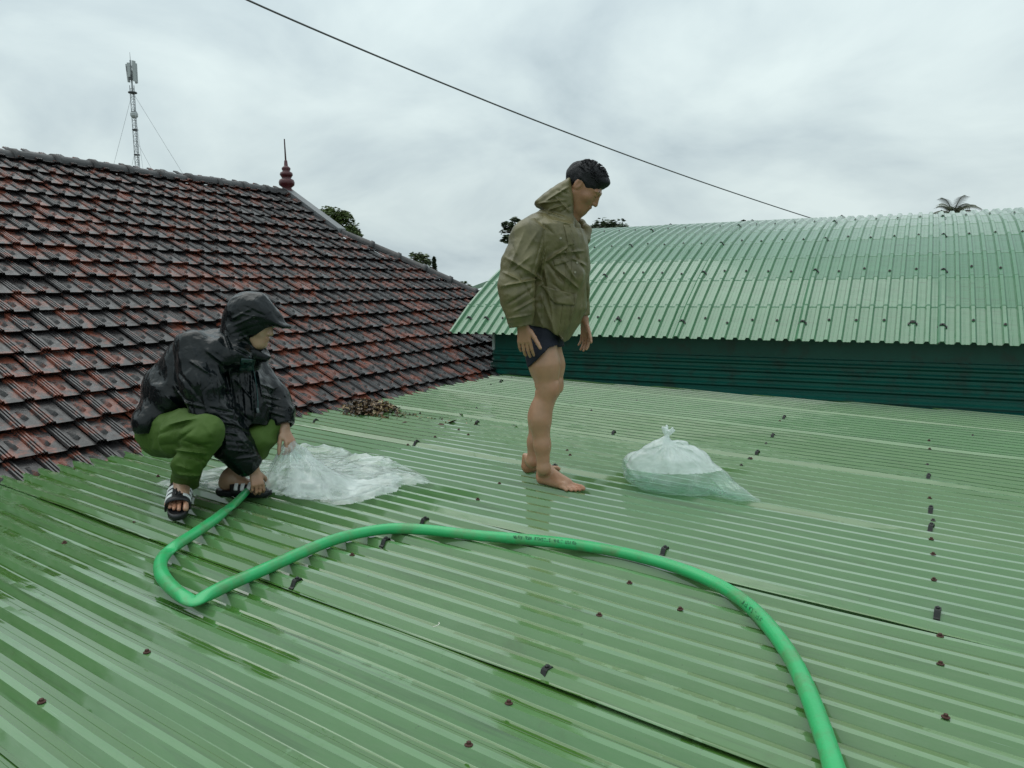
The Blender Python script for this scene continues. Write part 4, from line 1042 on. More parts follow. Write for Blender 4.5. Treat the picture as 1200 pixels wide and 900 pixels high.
# coat bottom: opened over both knees
vr.noise(-.010, (6, 6, 4), 1, True)
s2, X2, Y2, Z2 = vr.reg(vr.lo, vr.lo+vr.n*vr.h)
hemz = np.interp(X2.ravel(), [G(162, 0, .2)[0], G(174, 0, .2)[0], G(200, 0, .15)[0], G(222, 0, .1)[0], G(262, 0, .1)[0], G(320, 0, .2)[0]], [G(0, 512)[2], G(0, 517)[2], G(0, 503)[2], G(0, 484)[2], G(0, 506)[2], G(0, 514)[2]])[:, None, None]
vr.D = np.maximum(vr.D, hemz-Z2).astype(np.float32)
# sleeves
vr.chain([(sh_r+V(0, 0, .01), .095), (G(236, 450, .03), .098), (el_r, .098), (G(268, 520, .03), .085), (G(285, 538, .07), .070), (wr_r+V(-.012, 0, .014), .066)], .035)
vr.cone(G(250, 478, .06), G(280, 520, .10), .09, .07, .04)
vr.chain([(sh_l, .09), (el_l, .078), (G(329, 485, .30), .068), (wr_l+V(-.002, 0, .010), .056)], .03)
# hood with a stiff peak, collar
hR2 = np.stack([unit(V(.93, 0, -.36)), V(0, 1, 0), unit(V(.36, 0, .93))], 1)
vr.ell(G(292, 373, .23), (.128, .112, .132), .02, hR2)
vr.ell(G(282, 390, .235), (.090, .105, .110), .03)
vr.chain([(G(302, 360, .23), .085), (G(318, 373, .225), .060)], .04, ax=V(.35, 0, .93), fl=.75)
vr.chain([(G(276, 404, .24), .085), (G(293, 412, .25), .075)], .03)
vr.chain([(G(296, 414, .19), .034), (G(309, 417, .21), .026), (G(309, 417, .29), .026)], .025)
vr.chain([(G(270, 384, .14), .022), (G(276, 408, .13), .024), (G(290, 420, .13), .022)], .02)
fk = 0
for (a, b, w_, amp) in [
        # hood crinkles
        ((268, 368, .13), (300, 350, .12), .010, .006), ((270, 376, .12), (306, 360, .11), .010, .006), ((270, 386, .12), (308, 372, .11), .010, .006), ((272, 396, .12), (300, 384, .11), .010, .006), ((280, 358, .14), (310, 364, .12), .008, -.005), ((286, 348, .15), (316, 362, .14), .008, .005), ((284, 384, .11), (304, 402, .12), .010, .007),
        ((262, 380, .16), (272, 412, .12), .010, .012), ((272, 402, .11), (296, 414, .13), .012, .010),
        # shoulder and back
        ((236, 404, .10), (262, 424, .05), .014, .008), ((216, 418, .12), (250, 440, .02), .016, .010), ((206, 434, .12), (236, 470, 0), .016, .011), ((196, 448, .14), (224, 484, .02), .016, .011), ((186, 462, .14), (214, 486, .05), .014, .010), ((240, 416, .06), (254, 470, -.06), .014, -.010), ((252, 424, .06), (272, 470, .0), .014, .010), ((228, 436, .02), (244, 490, -.07), .014, .010), ((218, 444, .05), (226, 492, -.05), .012, -.009), ((204, 470, .08), (240, 478, -.05), .012, .008),
        # chest and belly
        ((268, 430, .10), (276, 490, .08), .014, .011), ((282, 428, .12), (288, 496, .12), .014, .011), ((296, 424, .16), (300, 500, .18), .013, .010), ((306, 430, .2), (314, 480, .25), .013, .009), ((260, 470, .04), (300, 500, .1), .013, .009), ((256, 488, -.02), (292, 508, .06), .012, .009), ((274, 440, .08), (300, 470, .12), .010, -.008),
        # near sleeve
        ((240, 478, -.08), (276, 486, .0), .012, .011), ((240, 492, -.08), (280, 500, .0), .012, .012), ((246, 506, -.08), (284, 512, .02), .011, .011), ((256, 518, -.06), (292, 524, .03), .010, .009), ((266, 530, -.04), (296, 534, .04), .010, .008), ((272, 542, -.02), (304, 540, .06), .009, .007), ((262, 500, -.08), (292, 540, .0), .011, -.008), ((270, 504, -.05), (300, 536, .03), .009, .006),
        # far sleeve
        ((310, 462, .36), (338, 470, .40), .010, .010), ((314, 474, .36), (344, 482, .38), .010, .010), ((318, 484, .36), (344, 492, .36), .009, .008), ((306, 448, .3), (330, 456, .38), .010, .008)]:
    fk += 1; vr.fold(G(*a[:2], -.2), G(*b[:2], -.2), w_, -abs(amp)*.9 if fk % 3 else abs(amp)*.6, G(270, 460, .5)-G(270, 460, -.2), .75)
vr.noise(-.0065, (11, 11, 8), 2, True); vr.noise(-.0028, (24, 24, 18), 3, True)
# face opening under the peak
vr.ell(G(322, 401, .22), (.092, .078, .070), .006, None, 's')
vr.cone(G(300, 394, .22), G(330, 400, .22), .062, .085, .006, op='s')
for y_ in (-.05, -.025, 0, .025, .05): vr.cone(G(306, 371, .225+y_), G(339.5-abs(y_)*140, 383, .222+y_*.8), .020, .009, .02)
for c1, d, r_ in ((wr_r+V(-.004, 0, .006), unit(wr_r-G(272, 524, .04)), .066), (wr_l+V(0, 0, .0), unit(wr_l-el_l), .054)):
    s3, X3, Y3, Z3 = vr.reg(c1-.13, c1+.12); pl = (X3-c1[0])*d[0]+(Y3-c1[1])*d[1]+(Z3-c1[2])*d[2]
    rad = np.sqrt((X3-c1[0]-pl*d[0])**2+(Y3-c1[1]-pl*d[1])**2+(Z3-c1[2]-pl*d[2])**2); m_ = rad < r_+.035
    vr.D[s3] = np.where(m_ & (pl > -.05), np.maximum(vr.D[s3], pl), vr.D[s3])
    vr.D[s3] = np.where(m_, np.maximum(vr.D[s3], -np.maximum(rad-(r_-.014), -(pl+.06))), vr.D[s3])
coat = vr.build('raincoat', M_RAIN, MAN2, 0)
# draw-cord with toggle, front flap
VD = G(290, 440, .5)-G(290, 440, -.2)
cord = [vr.onto(G(px, py, -.2), VD, .9) for px, py in ((293, 416), (298, 430), (301, 445), (303, 460), (304, 474), (304, 484))]
cord = [c-V(0, .006, 0) for c in cord if c is not None]
mb = MB(); mb.tube(catmull(cord, 4), .0028, 6); mb.build('drawcord', plain('dark_teal_cord', (.012, .05, .05), .5), coat)
q = cord[-1]; mb = MB(); mb.tube([q+V(0, -.004, .010), q+V(0, -.005, .0), q+V(.002, -.004, -.014)], [.006, .008, .006], 8); mb.build('toggle', plain('grey_toggle', (.10, .12, .13), .5), coat)
patch(vr, [G(283, 420, .1), G(300, 421, .1), G(297, 434, .1), G(280, 434, .1)], VD, 8, 8, 'chest_flap', plain('teal_flap', (.008, .032, .032), .35), coat, .004, .008)

# --- sandals: thick foam sole, broad strap over the instep, three white bands a side
def slide(h, t, left, z0, tilt=0.0, name='slide_sandal'):
    D_ = unit((t-h)*V(1, 1, 0)); S_ = np.cross(V(0, 0, 1), D_)*(-1 if left else 1); Ln = np.linalg.norm((t-h)[:2])
    e_ = bpy.data.objects.new(name, None); COL.objects.link(e_); e_.parent = MAN2
    out_ = [(.0, .0), (.015, .030), (.06, .036), (.13, .036), (.20, .047), (.25, .042), (.275, .022), (.280, 0)]
    out_ = [(a/.28, b) for a, b in out_]
    ring = [(a*Ln, b) for a, b in out_]+[(a*Ln, -b*.92) for a, b in out_[-2:0:-1]]
    ring = [tuple(x) for x in catmull([V(*r_, 0) for r_ in ring+ring[:1]], 3)[:-1]]
    gz = lambda p: F2.rz(p)
    v = []; 
    for k, (z, s) in enumerate(((0, .95), (.006, 1), (SOLE-.006, 1.02), (SOLE+.004, .99), (SOLE-.002, .86))):
        for (a, b, _) in ring:
            p = h+D_*(Ln/2+(a-Ln/2)*s)+S_*b*s; v.append(V(p[0], p[1], z0+z+tilt*(1-a/Ln)))
    n = len(ring); f = [(j*n+i, j*n+(i+1) % n, (j+1)*n+(i+1) % n, (j+1)*n+i) for j in range(4) for i in range(n)]+[tuple(range(n))[::-1], tuple(4*n+i for i in range(n))]
    obj('sole', v, f, M_SLIDE, e_, True)
    # strap: arch across the foot
    def arch(a, q, lift):
        an = PI*q; w_ = .050+.004*math.sin(an)
        hgt = (.066-.10*(a-.105))*1.0
        cx = math.cos(an); sz = max(0, math.sin(an))**.62
        p = h+D_*(a*Ln/.28)+S_*(w_+lift)*cx; return V(p[0], p[1], z0+SOLE*.5+(hgt+lift)*sz+tilt*(1-a/.28))
    def band(a0, a1, q0, q1, lift, th, mat, nm, na=8, nq=24):
        top = [arch(a0+(a1-a0)*i/na+(.012*math.sin(PI*(q0+(q1-q0)*j/nq)) if i in (0, na) and nm == 'strap' else 0)*(-1 if i == 0 else 1), q0+(q1-q0)*j/nq, lift) for i in range(na+1) for j in range(nq+1)]
        bot = [arch(a0+(a1-a0)*i/na, q0+(q1-q0)*j/nq, lift-th) for i in range(na+1) for j in range(nq+1)]
        m = len(top); n_ = nq+1; f = []
        for i in range(na):
            for j in range(nq): a = i*n_+j; f += [(a, a+1, a+n_+1, a+n_), (m+a, m+a+n_, m+a+n_+1, m+a+1)]
        for j in range(nq): f += [(j+1, j, m+j, m+j+1), (na*n_+j, na*n_+j+1, m+na*n_+j+1, m+na*n_+j)]
        for i in range(na): f += [(i*n_, (i+1)*n_, m+(i+1)*n_, m+i*n_), ((i+1)*n_+nq, i*n_+nq, m+i*n_+nq, m+(i+1)*n_+nq)]
        return obj(nm, top+bot, f, mat, e_, True)
    band(.100, .222, -.02, 1.02, .006, .008, M_SLIDE, 'strap')
    for a in (.118, .150, .182):
        band(a, a+.018, .06, .37, .0086, .003, M_WHITE, 'stripe', 3, 12); band(a, a+.018, .63, .94, .0086, .003, M_WHITE, 'stripe', 3, 12)
    band(.11, .195, .44, .475,   .0098, .003, M_SLIDE, 'strap_seam', 4, 3); band(.11, .195, .525, .56,   .0098, .003, M_SLIDE, 'strap_seam', 4, 3)
    return e_
slide(nf_h-D1*.0, nf_t+D1*.005, False, nf_h[2]*.5+nf_t[2]*.5+.001, HEEL_UP)
slide(ff_h, ff_t, True, ff_h[2]*.5+ff_t[2]*.5+.001)
# ================================================================== the hose
M_HOSE, t_, p_ = newmat('green_pvc_hose'); g_c = N(t_, 'ShaderNodeTexCoord').outputs['Object']
c_ = mixc(t_, noise(t_, g_c, 6, 4), (.020, .33, .10), (.036, .46, .155))
c_ = mixc(t_, ramp(t_, noise(t_, g_c, 9, 6, .7), [(.47, 0), (.68, .85)]), c_, (.10, .23, .085))
L(t_, c_, p_.inputs['Base Color']); p_.inputs['Roughness'].default_value = .33
bump(t_, p_, noise(t_, g_c, 40, 4), .25, .004)
hose_px = [(302, 560, .055, .017), (296, 567, .052, .018), (288, 577, .036, .019), (276, 589, .024, .021), (266, 597, .022, .022), (250, 610, .024, .024), (228, 625, .024, .025), (208, 638, .024, .025), (195, 648, .023, .025), (188, 660, .024, .025), (190, 674, .024, .026), (202, 689, .024, .026), (218, 701, .024, .026), (228, 704.5, .020, .026), (240, 699, .024, .026), (268, 685, .026, .026), (310, 667, .026, .026), (350, 649, .026, .026), (390, 633, .026, .026), (425, 624, .026, .026), (460, 619.5, .026, .026), (500, 621, .026, .026), (560, 627.5, .026, .026), (620, 632.5, .026, .026), (680, 639, .026, .026), (735, 649, .026, .026), (790, 664, .026, .026), (835, 682, .026, .026), (872, 705, .026, .026), (902, 735, .026, .0265), (928, 772, .026, .0265), (947, 812, .026, .0265), (962, 852, .026, .0265), (976, 895, .026, .0265), (990, 945, .026, .0265), (1010, 1010, .026, .0265)]
pts = [np.append(roof(x, y, h), r_) for x, y, h, r_ in hose_px]
pts = catmull(pts, 7)
hb = V(*pts[len(pts)//2][:3])
hose = MB(); flat = []
kinks = [V(*roof(268, 596, .02)), V(*roof(196, 647, .02)), V(*roof(229, 704, .02))]
for q in pts:
    k = max(math.exp(-(np.linalg.norm(q[:3]-kk)/.035)**2) for kk in kinks); flat.append((1.05+.25*k, .94-.5*k))
hose.tube([q[:3]-hb for q in pts], [q[3]*.94 for q in pts], 20, True, flat)
# soft dents along the wall
hv = np.array(hose.v); nz = np.array([LAT[1](*(v*9+3)) for v in hv]); ctr = np.repeat(np.array([q[:3]-hb for q in pts]), 20, 0)[:len(hv)]
hv = ctr+(hv-ctr)*(1+.045*nz[:, None]); hose.v = [tuple(v) for v in hv]
HOSE = hose.build('hose', M_HOSE, None, True); HOSE.location = tuple(hb)
tag(HOSE, 'bright green water hose bent sharply and snaking across the metal roof', 'hose')
# worn black printing along the hose (letters as thin raised ink)
M_INK = plain('faded_dark_ink', (.008, .09, .035), .6)
def print_on_hose(i0, groups, size, keep=1.0):
    """worn, unreadable print: little broken strokes in letter cells"""
    P = np.array([q[:3] for q in pts]); seg = np.linalg.norm(np.diff(P, axis=0), axis=1); cum = np.concatenate([[0], np.cumsum(seg)]); start = cum[i0]
    rr = random.Random(i0); mb = MB(); x = 0.0
    def put(x, y):
        a_ = start+x; i = min(max(np.searchsorted(cum, a_)-1, 0), len(P)-2); f = (a_-cum[i])/seg[i]; c = P[i]*(1-f)+P[i+1]*f; T = unit(P[i+1]-P[i])
        side = unit(np.cross(T, V(0, 0, 1))); side = side if side@(CAM-c) > 0 else -side
        base = unit(V(0, 0, 1)*.55+side*.83); bx = unit(np.cross(T, base)); bx = bx if bx[2] > 0 else -bx; ang = y/.026
        return c+(base*math.cos(ang)+bx*math.sin(ang))*.0268-hb
    for n in groups:
        for _ in range(n):
            for (x0, y0, x1, y1) in rr.sample([(0, -1, 0, 1), (1, -1, 1, 1), (0, 1, 1, 1), (0, 0, 1, 0), (0, -1, 1, -1), (0, 1, 1, -1)], 3):
                if rr.random() > keep: continue
                p0, p1 = V(x+x0*size*.5, y0*size*.5), V(x+x1*size*.5, y1*size*.5); d = unit(p1-p0); nn = V(-d[1], d[0])*size*.09
                mb.add([put(*(p0-nn)), put(*(p1-nn)), put(*(p1+nn)), put(*(p0+nn))], [(0, 1, 2, 3)])
            x += size*.8
        x += size*.9
    mb.build('printed_mark', M_INK, HOSE)
print_on_hose(159, (4, 3, 7, 4, 5), .0125, .9)
print_on_hose(197, (4, 3, 6), .0125, .6)

# ================================================================== plastic film material
def mat_film(name, white, clear_, rough=.16, scale=9):
    m, t, p = newmat(name); t.nodes.remove(p); o = [n for n in t.nodes if n.type == 'OUTPUT_MATERIAL'][0]
    g = N(t, 'ShaderNodeTexCoord').outputs['Object']
    df = N(t, 'ShaderNodeBsdfDiffuse'); df.inputs[0].default_value = (.90, .95, .94, 1)
    tl = N(t, 'ShaderNodeBsdfTranslucent'); tl.inputs[0].default_value = (.92, .97, .95, 1)
    tr_ = N(t, 'ShaderNodeBsdfTransparent'); tr_.inputs[0].default_value = (.95, .985, .97, 1)
    gl = N(t, 'ShaderNodeBsdfGlossy'); gl.inputs['Roughness'].default_value = rough
    a = N(t, 'ShaderNodeMixShader'); a.inputs[0].default_value = .3; L(t, df.outputs[0], a.inputs[1]); L(t, tl.outputs[0], a.inputs[2])
    fac = ramp(t, noise(t, g, scale, 5, .6, .6), [(.35, clear_), (.68, white)])
    b = N(t, 'ShaderNodeMixShader'); L(t, fac, b.inputs[0]); L(t, tr_.outputs[0], b.inputs[1]); L(t, a.outputs[0], b.inputs[2])
    fr_ = N(t, 'ShaderNodeLayerWeight'); fr_.inputs[0].default_value = .5
    fz = mth(t, 'ADD', mth(t, 'MULTIPLY', mth(t, 'POWER', fr_.outputs['Facing'], 4.0), .6), .05)
    c = N(t, 'ShaderNodeMixShader'); L(t, fz, c.inputs[0]); L(t, b.outputs[0], c.inputs[1]); L(t, gl.outputs[0], c.inputs[2])
    bp = N(t, 'ShaderNodeBump'); bp.inputs['Strength'].default_value = .5; bp.inputs['Distance'].default_value = .012
    w1 = noise(t, g, 13, 3, .5, .3); L(t, mth(t, 'ABSOLUTE', mth(t, 'SUBTRACT', w1, .5)), bp.inputs['Height'])
    L(t, bp.outputs[0], gl.inputs['Normal']); L(t, bp.outputs[0], df.inputs['Normal']); L(t, bp.outputs[0], fr_.inputs['Normal'])
    L(t, c.outputs[0], o.inputs[0]); return m
M_FILM = mat_film('thin_plastic_film', .60, .12, .06, 6)
M_FOG = mat_film('misted_plastic_film', .80, .50, .12, 10)
M_CLEAR = mat_film('clear_plastic_film', .30, .06, .05)
def mat_water():
    m, t, p = newmat('bag_water'); t.nodes.remove(p); o = [n for n in t.nodes if n.type == 'OUTPUT_MATERIAL'][0]
    tr_ = N(t, 'ShaderNodeBsdfTransparent'); tr_.inputs[0].default_value = (.80, .93, .86, 1)
    gl = N(t, 'ShaderNodeBsdfGlossy'); gl.inputs['Roughness'].default_value = .02
    fr_ = N(t, 'ShaderNodeLayerWeight'); mx = N(t, 'ShaderNodeMixShader')
    L(t, mth(t, 'ADD', mth(t, 'MULTIPLY', mth(t, 'POWER', fr_.outputs['Facing'], 5.0), .7), .03), mx.inputs[0]); L(t, tr_.outputs[0], mx.inputs[1]); L(t, gl.outputs[0], mx.inputs[2]); L(t, mx.outputs[0], o.inputs[0]); return m
M_WATER = mat_water()

# ================================================================== the tied bag of water
b3 = roof(800, 575); F3 = Frame(b3); Q = F3
BAG = thing('water_bag', 'tied plastic bag of water lying beside the standing person', 'bag', b3, FROT)
vb = Vol(V(-.42, -.32, -.02), V(.48, .42, .42), .0060)
def fl(px, py, z): p = Q.on_roof(px, py); return V(p[0], p[1], p[2]+z)
# swollen water part, slack tail towards the right, air tent up to the knot
for (px, py, z, r_) in ((775, 572, .075, (.20, .15, .085)), (752, 560, .075, (.115, .12, .080)), (800, 576, .07, (.18, .13, .075)), (825, 575, .055, (.15, .11, .058))): vb.ell(fl(px, py, z), r_, .09)
vb.chain([(fl(835, 577, .05), .070), (fl(862, 585, .028), .040), (fl(889, 589, .010), .012)], .05, ax=V(0, 0, 1), fl=.75)
vb.cone(fl(820, 572, .08), fl(868, 586, .02), .075, .022, .05)
knot = Q(781, 514.5, .02)
vb.cone(Q(782, 534, .03), knot+V(0, 0, -.004), .11, .022, .07); vb.ell(Q(788, 543, .04), (.185, .125, .08), .06)
vb.cone(Q(812, 540, .05), Q(800, 528, .03), .07, .05, .05); vb.cone(Q(752, 545, .04), Q(770, 527, .02), .07, .05, .05)
# flat-bottomed where it rests
s2, X2, Y2, Z2 = vb.reg(vb.lo, vb.lo+vb.n*vb.h)
wx = b3[0]+FX[0]*X2+FY[0]*Y2; floor_ = (-SLOPE*wx-b3[2])+.002
vb.D = np.maximum(vb.D, (floor_-Z2)).astype(np.float32)
for k, a in enumerate(np.linspace(-2.9, .2, 13)):
    e_ = knot+V(math.cos(a)*.16, 0, -.035+math.sin(a)*.08); vb.fold(knot+V(0, -.3, -.012), e_+V(0, -.3, 0), .009, .004 if k % 2 else -.004, deep=.8)
for (a, b, am) in (((726, 548), (748, 575), .006), ((732, 545), (760, 582), -.005), ((845, 556), (880, 588), .006), ((832, 560), (862, 588), -.005), ((805, 527), (846, 556), -.005), ((800, 533), (835, 560), .004), ((742, 572), (782, 592), .004)): vb.fold(Q(*a, -.3), Q(*b, -.3), .010, am, deep=.8)
vb.noise(.003, (12, 12, 16), 0, True)
body_D = vb.D.copy()
lvl = Q(790, 555, -.11)[2]
# water: the inside of the bag below the level
vb.D = np.maximum(body_D+.008, Z2-lvl).astype(np.float32); wv, wf = vb.nets(); wtr = obj('water', wv, wf, M_WATER, BAG, True)
vb.D = body_D; fv, ff_ = vb.nets(); fv = vb.relax(fv, ff_, 1)
cz = fv[ff_].mean(1)[:, 2]
film = obj('bag_film', fv, ff_, M_CLEAR, BAG, True); film.data.materials.append(M_FOG)
film.data.polygons.foreach_set('material_index', (cz > lvl+.002).astype(np.int32)); film.data.update()
# the tied neck
vk = Vol(knot-V(.06, .06, .03), knot+V(.08, .07, .10), .0036)
vk.chain([(knot+V(0, 0, -.012), .022), (knot+V(0, 0, .010), .010)], .006); vk.ell(knot+V(.002, 0, .014), (.016, .014, .011), .004)
for d in (V(-.5, 0, 1), V(.55, -.2, .8), V(.05, .2, 1), V(.75, .1, .55), V(-.25, -.2, .9)):
    d = unit(d); vk.chain([(knot+V(0, 0, .016), .006), (knot+V(0, 0, .016)+d*.026, .009), (knot+V(0, 0, .016)+d*.052, .006)], .004)
vk.noise(.003, 70, 1); vk.build('knot', M_FOG, BAG, 0)

# ================================================================== the slack plastic bag being filled
b4 = roof(360, 575); S4 = Frame(b4)
SHEET = thing('plastic_bag', 'crumpled open plastic bag spread on the roof, held up by the crouching person', 'bag', b4, FROT)
from mathutils.geometry import tessellate_polygon
def inside(x, y, poly):
    x, y = np.asarray(x), np.asarray(y); r_ = np.zeros(x.shape, bool); n = len(poly)
    for i in range(n):
        x0, y0 = poly[i]; x1, y1 = poly[(i+1) % n]; c = ((y0 > y) != (y1 > y)) & (x < (x1-x0)*(y-y0)/(y1-y0+1e-12)+x0); r_ ^= c
    return r_
def edge_dist(x, y, poly):
    d = np.full(x.shape, 9.); n = len(poly)
    for i in range(n):
        a, b = V(*poly[i]), V(*poly[(i+1) % n]); ab = b-a; t = np.clip(((x-a[0])*ab[0]+(y-a[1])*ab[1])/(ab@ab+1e-12), 0, 1)
        d = np.minimum(d, np.hypot(x-a[0]-t*ab[0], y-a[1]-t*ab[1]))
    return d
hand_l = S4.loc(b2+FX*wr_l[0]+FY*wr_l[1]+V(0, 0, wr_l[2]))+V(.035, -.02, -.085)
def film_layer(px_poly, lift, seed, amp, name, tent=None, step=.0085, smooth_edge=.05):
    poly = [S4.on_roof(*p)[:2] for p in px_poly]
    poly = [tuple(p[:2]) for p in catmull([V(a, b, 0) for a, b in poly+poly[:1]], 5)[:-1]]
    P = np.array(poly); lo_, hi_ = P.min(0)-.02, P.max(0)+.02
    xs, ys = np.arange(lo_[0], hi_[0], step), np.arange(lo_[1], hi_[1], step); Xg, Yg = np.meshgrid(xs, ys, indexing='ij')
    wob = .012*LAT[seed % 4](Xg*30, Yg*30, seed+.5); ins = inside(Xg+wob, Yg-wob, poly); ed = edge_dist(Xg, Yg, poly)
    a = LAT[seed % 4](Xg*3.6+seed, Yg*5.5, .3); b = LAT[(seed+1) % 4](Xg*8+a*1.5, Yg*11-a, 1.7); c = LAT[(seed+2) % 4](Xg*19+b*1.8, Yg*24, 2.9); d_ = LAT[(seed+3) % 4](Xg*55+c, Yg*60, 4.1)
    h = .55-np.abs(a)*1.1+(.5-np.abs(b)*1.25)*.55+(.5-np.abs(c)*1.3)*.14
    H = np.maximum(h, -.25)*amp
    H = lift+(H+amp*.35)*np.clip(ed/smooth_edge, .12, 1)
    if tent is not None:
        tx, ty, tz, rad = tent; ang = np.arctan2(Yg-ty, Xg-tx); rr = np.hypot(Xg-tx, (Yg-ty))/rad
        tt = np.clip(1-rr, 0, 1); ridg = np.sin(ang*9+1.2*a)+.5*np.sin(ang*17+2*b)
        H = H+(tz-lift)*tt**1.75*(1+.10*ridg*np.clip(rr*3, 0, 1))
    wx_ = b4[0]+FX[0]*Xg+FY[0]*Yg; Z = (-SLOPE*wx_-b4[2])+.002+H
    idx = -np.ones(Xg.shape, int); idx[ins] = np.arange(ins.sum()); v = np.stack([Xg[ins], Yg[ins], Z[ins]], 1)
    f = np.stack([idx[:-1, :-1], idx[1:, :-1], idx[1:, 1:], idx[:-1, 1:]], -1).reshape(-1, 4); f = f[(f >= 0).all(1)]
    return obj(name, v, f, M_FILM, SHEET, True)
film_layer([(318, 560), (345, 527), (375, 527), (402, 529), (420, 537), (457, 545), (484, 553), (506, 570), (474, 573), (464, 581), (440, 588), (402, 596), (372, 592), (346, 592), (312, 589), (320, 574)], .012, 0, .044, 'bag_front', (hand_l[0], hand_l[1], hand_l[2]-S4.on_roof(345, 560)[2], .34))
film_layer([(322, 566), (350, 540), (395, 541), (440, 552), (470, 560), (460, 572), (420, 584), (380, 588), (335, 584)], .006, 2, .02, 'bag_back')
film_layer([(179, 569), (212, 562), (250, 551), (300, 541), (330, 545), (322, 566), (290, 572), (262, 577), (236, 574), (205, 575)], .008, 1, .022, 'bag_back')
# gathered neck of the bag in the fist
neck = MB(); base = hand_l+V(.0, 0, .0)
for k in range(9):
    a = 2*PI*k/9; e_ = base+V(math.cos(a)*.055, math.sin(a)*.045, -.085+.01*math.cos(3*a)); m_ = base+V(math.cos(a)*.014, math.sin(a)*.014, -.03)
    neck.tube(catmull([base+V(math.cos(a)*.008, math.sin(a)*.008, .018), m_, e_], 4), [.004]*3+[.006]*3+[.009]*3, 6, False, None)
neck.build('bag_neck', M_FILM, SHEET, True)

# ================================================================== washed-down leaves
def mat_leaf():
    m, t, p = newmat('dead_leaf'); oi = N(t, 'ShaderNodeNewGeometry'); 
    c = ramp(t, oi.outputs['Random Per Island'], [(0, (.012, .009, .006)), (.35, (.035, .020, .011)), (.6, (.10, .055, .022)), (.8, (.22, .135, .055)), (1, (.36, .27, .15))])
    L(t, c, p.inputs['Base Color']); p.inputs['Roughness'].default_value = .45; return m
M_LEAF = mat_leaf()
lr = random.Random(12)
def leaf(mb, c, s, tilt=.6):
    a = lr.uniform(0, 2*PI); M_ = np.array(Matrix.Rotation(a, 3, 'Z') @ Matrix.Rotation(lr.gauss(0, tilt), 3, 'X') @ Matrix.Rotation(lr.gauss(0, tilt), 3, 'Y')); cu = lr.uniform(.1, .5)
    w_ = s*lr.uniform(.35, .6); pr = [(-s, 0, 0), (-s*.3, w_, cu*s*.4), (s*.5, w_*.8, cu*s*.4), (s, 0, 0), (s*.5, -w_*.8, cu*s*.4), (-s*.3, -w_, cu*s*.4), (0, 0, -cu*s*.2)]
    mb.add([c+M_@V(*q) for q in pr], [(i, (i+1) % 6, 6) for i in range(6)])
mb = MB(); lb = roof(430, 480)
for i in range(950):
    u, w_ = lr.gauss(0, 1), lr.gauss(0, 1); px = 430+u*17+abs(u)*2; py = 480.5+w_*3.4+u*.45
    if abs(u) > 2 or abs(w_) > 2.2: continue
    c = roof(px, py); hgt = max(0, 1-(u/2.1)**2-(w_/2.2)**2); c[2] += .006+lr.random()*.075*hgt-(.018 if hgt < .15 else 0); leaf(mb, c-lb, lr.uniform(.012, .034))
for i in range(150):
    q = lr.random()**2.2; px = 464+q*100; py = 484+q*13+lr.gauss(0, 1.8); c = roof(px, py); c[2] += -.012+lr.random()*.012; leaf(mb, c-lb, lr.uniform(.006, .018))
LV = mb.build('leaf_litter', M_LEAF); LV.location = tuple(lb); tag(LV, 'heap of wet dead leaves washed against the eave of the tiled roof', 'leaves', kind='stuff')
M_LONE = plain('brown_dead_leaf', (.07, .032, .017), .55, var=.4, scale=50)
LL = [(530, 495, .045, 'largest curled brown leaf on the metal roof, right of the leaf heap'), (517, 498, .032, 'flat brown leaf just left of the largest loose leaf'), (474, 496, .03, 'brown leaf on the metal roof just below the right end of the heap'), (540, 486, .026, 'small brown leaf uphill of the largest loose leaf'), (602, 499, .026, 'small brown leaf nearest to the calves of the standing person'), (446, 492, .028, 'brown leaf at the foot of the leaf heap')]
for (x, y, s, lab) in LL:
    mb = MB(); leaf(mb, V(0, 0, 0), s, .35); o = mb.build('dead_leaf', M_LONE, None, True); c = roof(x, y); o.location = (c[0], c[1], c[2]+.004)
    tag(o, lab, 'leaf', 'loose dead leaves on the metal roof')
M_PALE = plain('pale_scrap', (.6, .6, .52), .6)
for (x, y, s, lab) in [(507, 736, .014, 'thin curled pale scrap on a rib below the hose')]:
    c = roof(x, y); mb = MB(); mb.tube(catmull([V(0, 0, .003), V(.006, .014, .004), V(.002, .03, .003), V(-.006, .038, .003)], 4), .0016, 5); o = mb.build('pale_scrap', M_PALE, None, True); o.location = tuple(c); tag(o, lab, 'scrap')
# ================================================================== overhead cable
M_CABLE = plain('dark_cable', (.10, .095, .10), .6)
def cablepath():
    P = []
    for px, py, z in [(140, -70, 5.3), (290, 0, 6.0), (400, 48, 6.6), (520, 98, 7.4), (640, 146, 8.4), (760, 191, 9.7), (860, 226, 11.1), (955, 257, 12.8), (1015, 274, 14.2), (1060, 284, 15.6)]: P.append(at(px, py, z))
    return P
cb = MB(); P = cablepath(); P[0:0] = [P[0]+(P[0]-P[1])*2]; pc = catmull(P, 6); cb.tube([p-P[1] for p in pc], .0082, 8)
CB = cb.build('overhead_cable', M_CABLE, None, True); CB.location = tuple(P[1]); tag(CB, 'dark overhead cable crossing the sky above both roofs', 'cable')

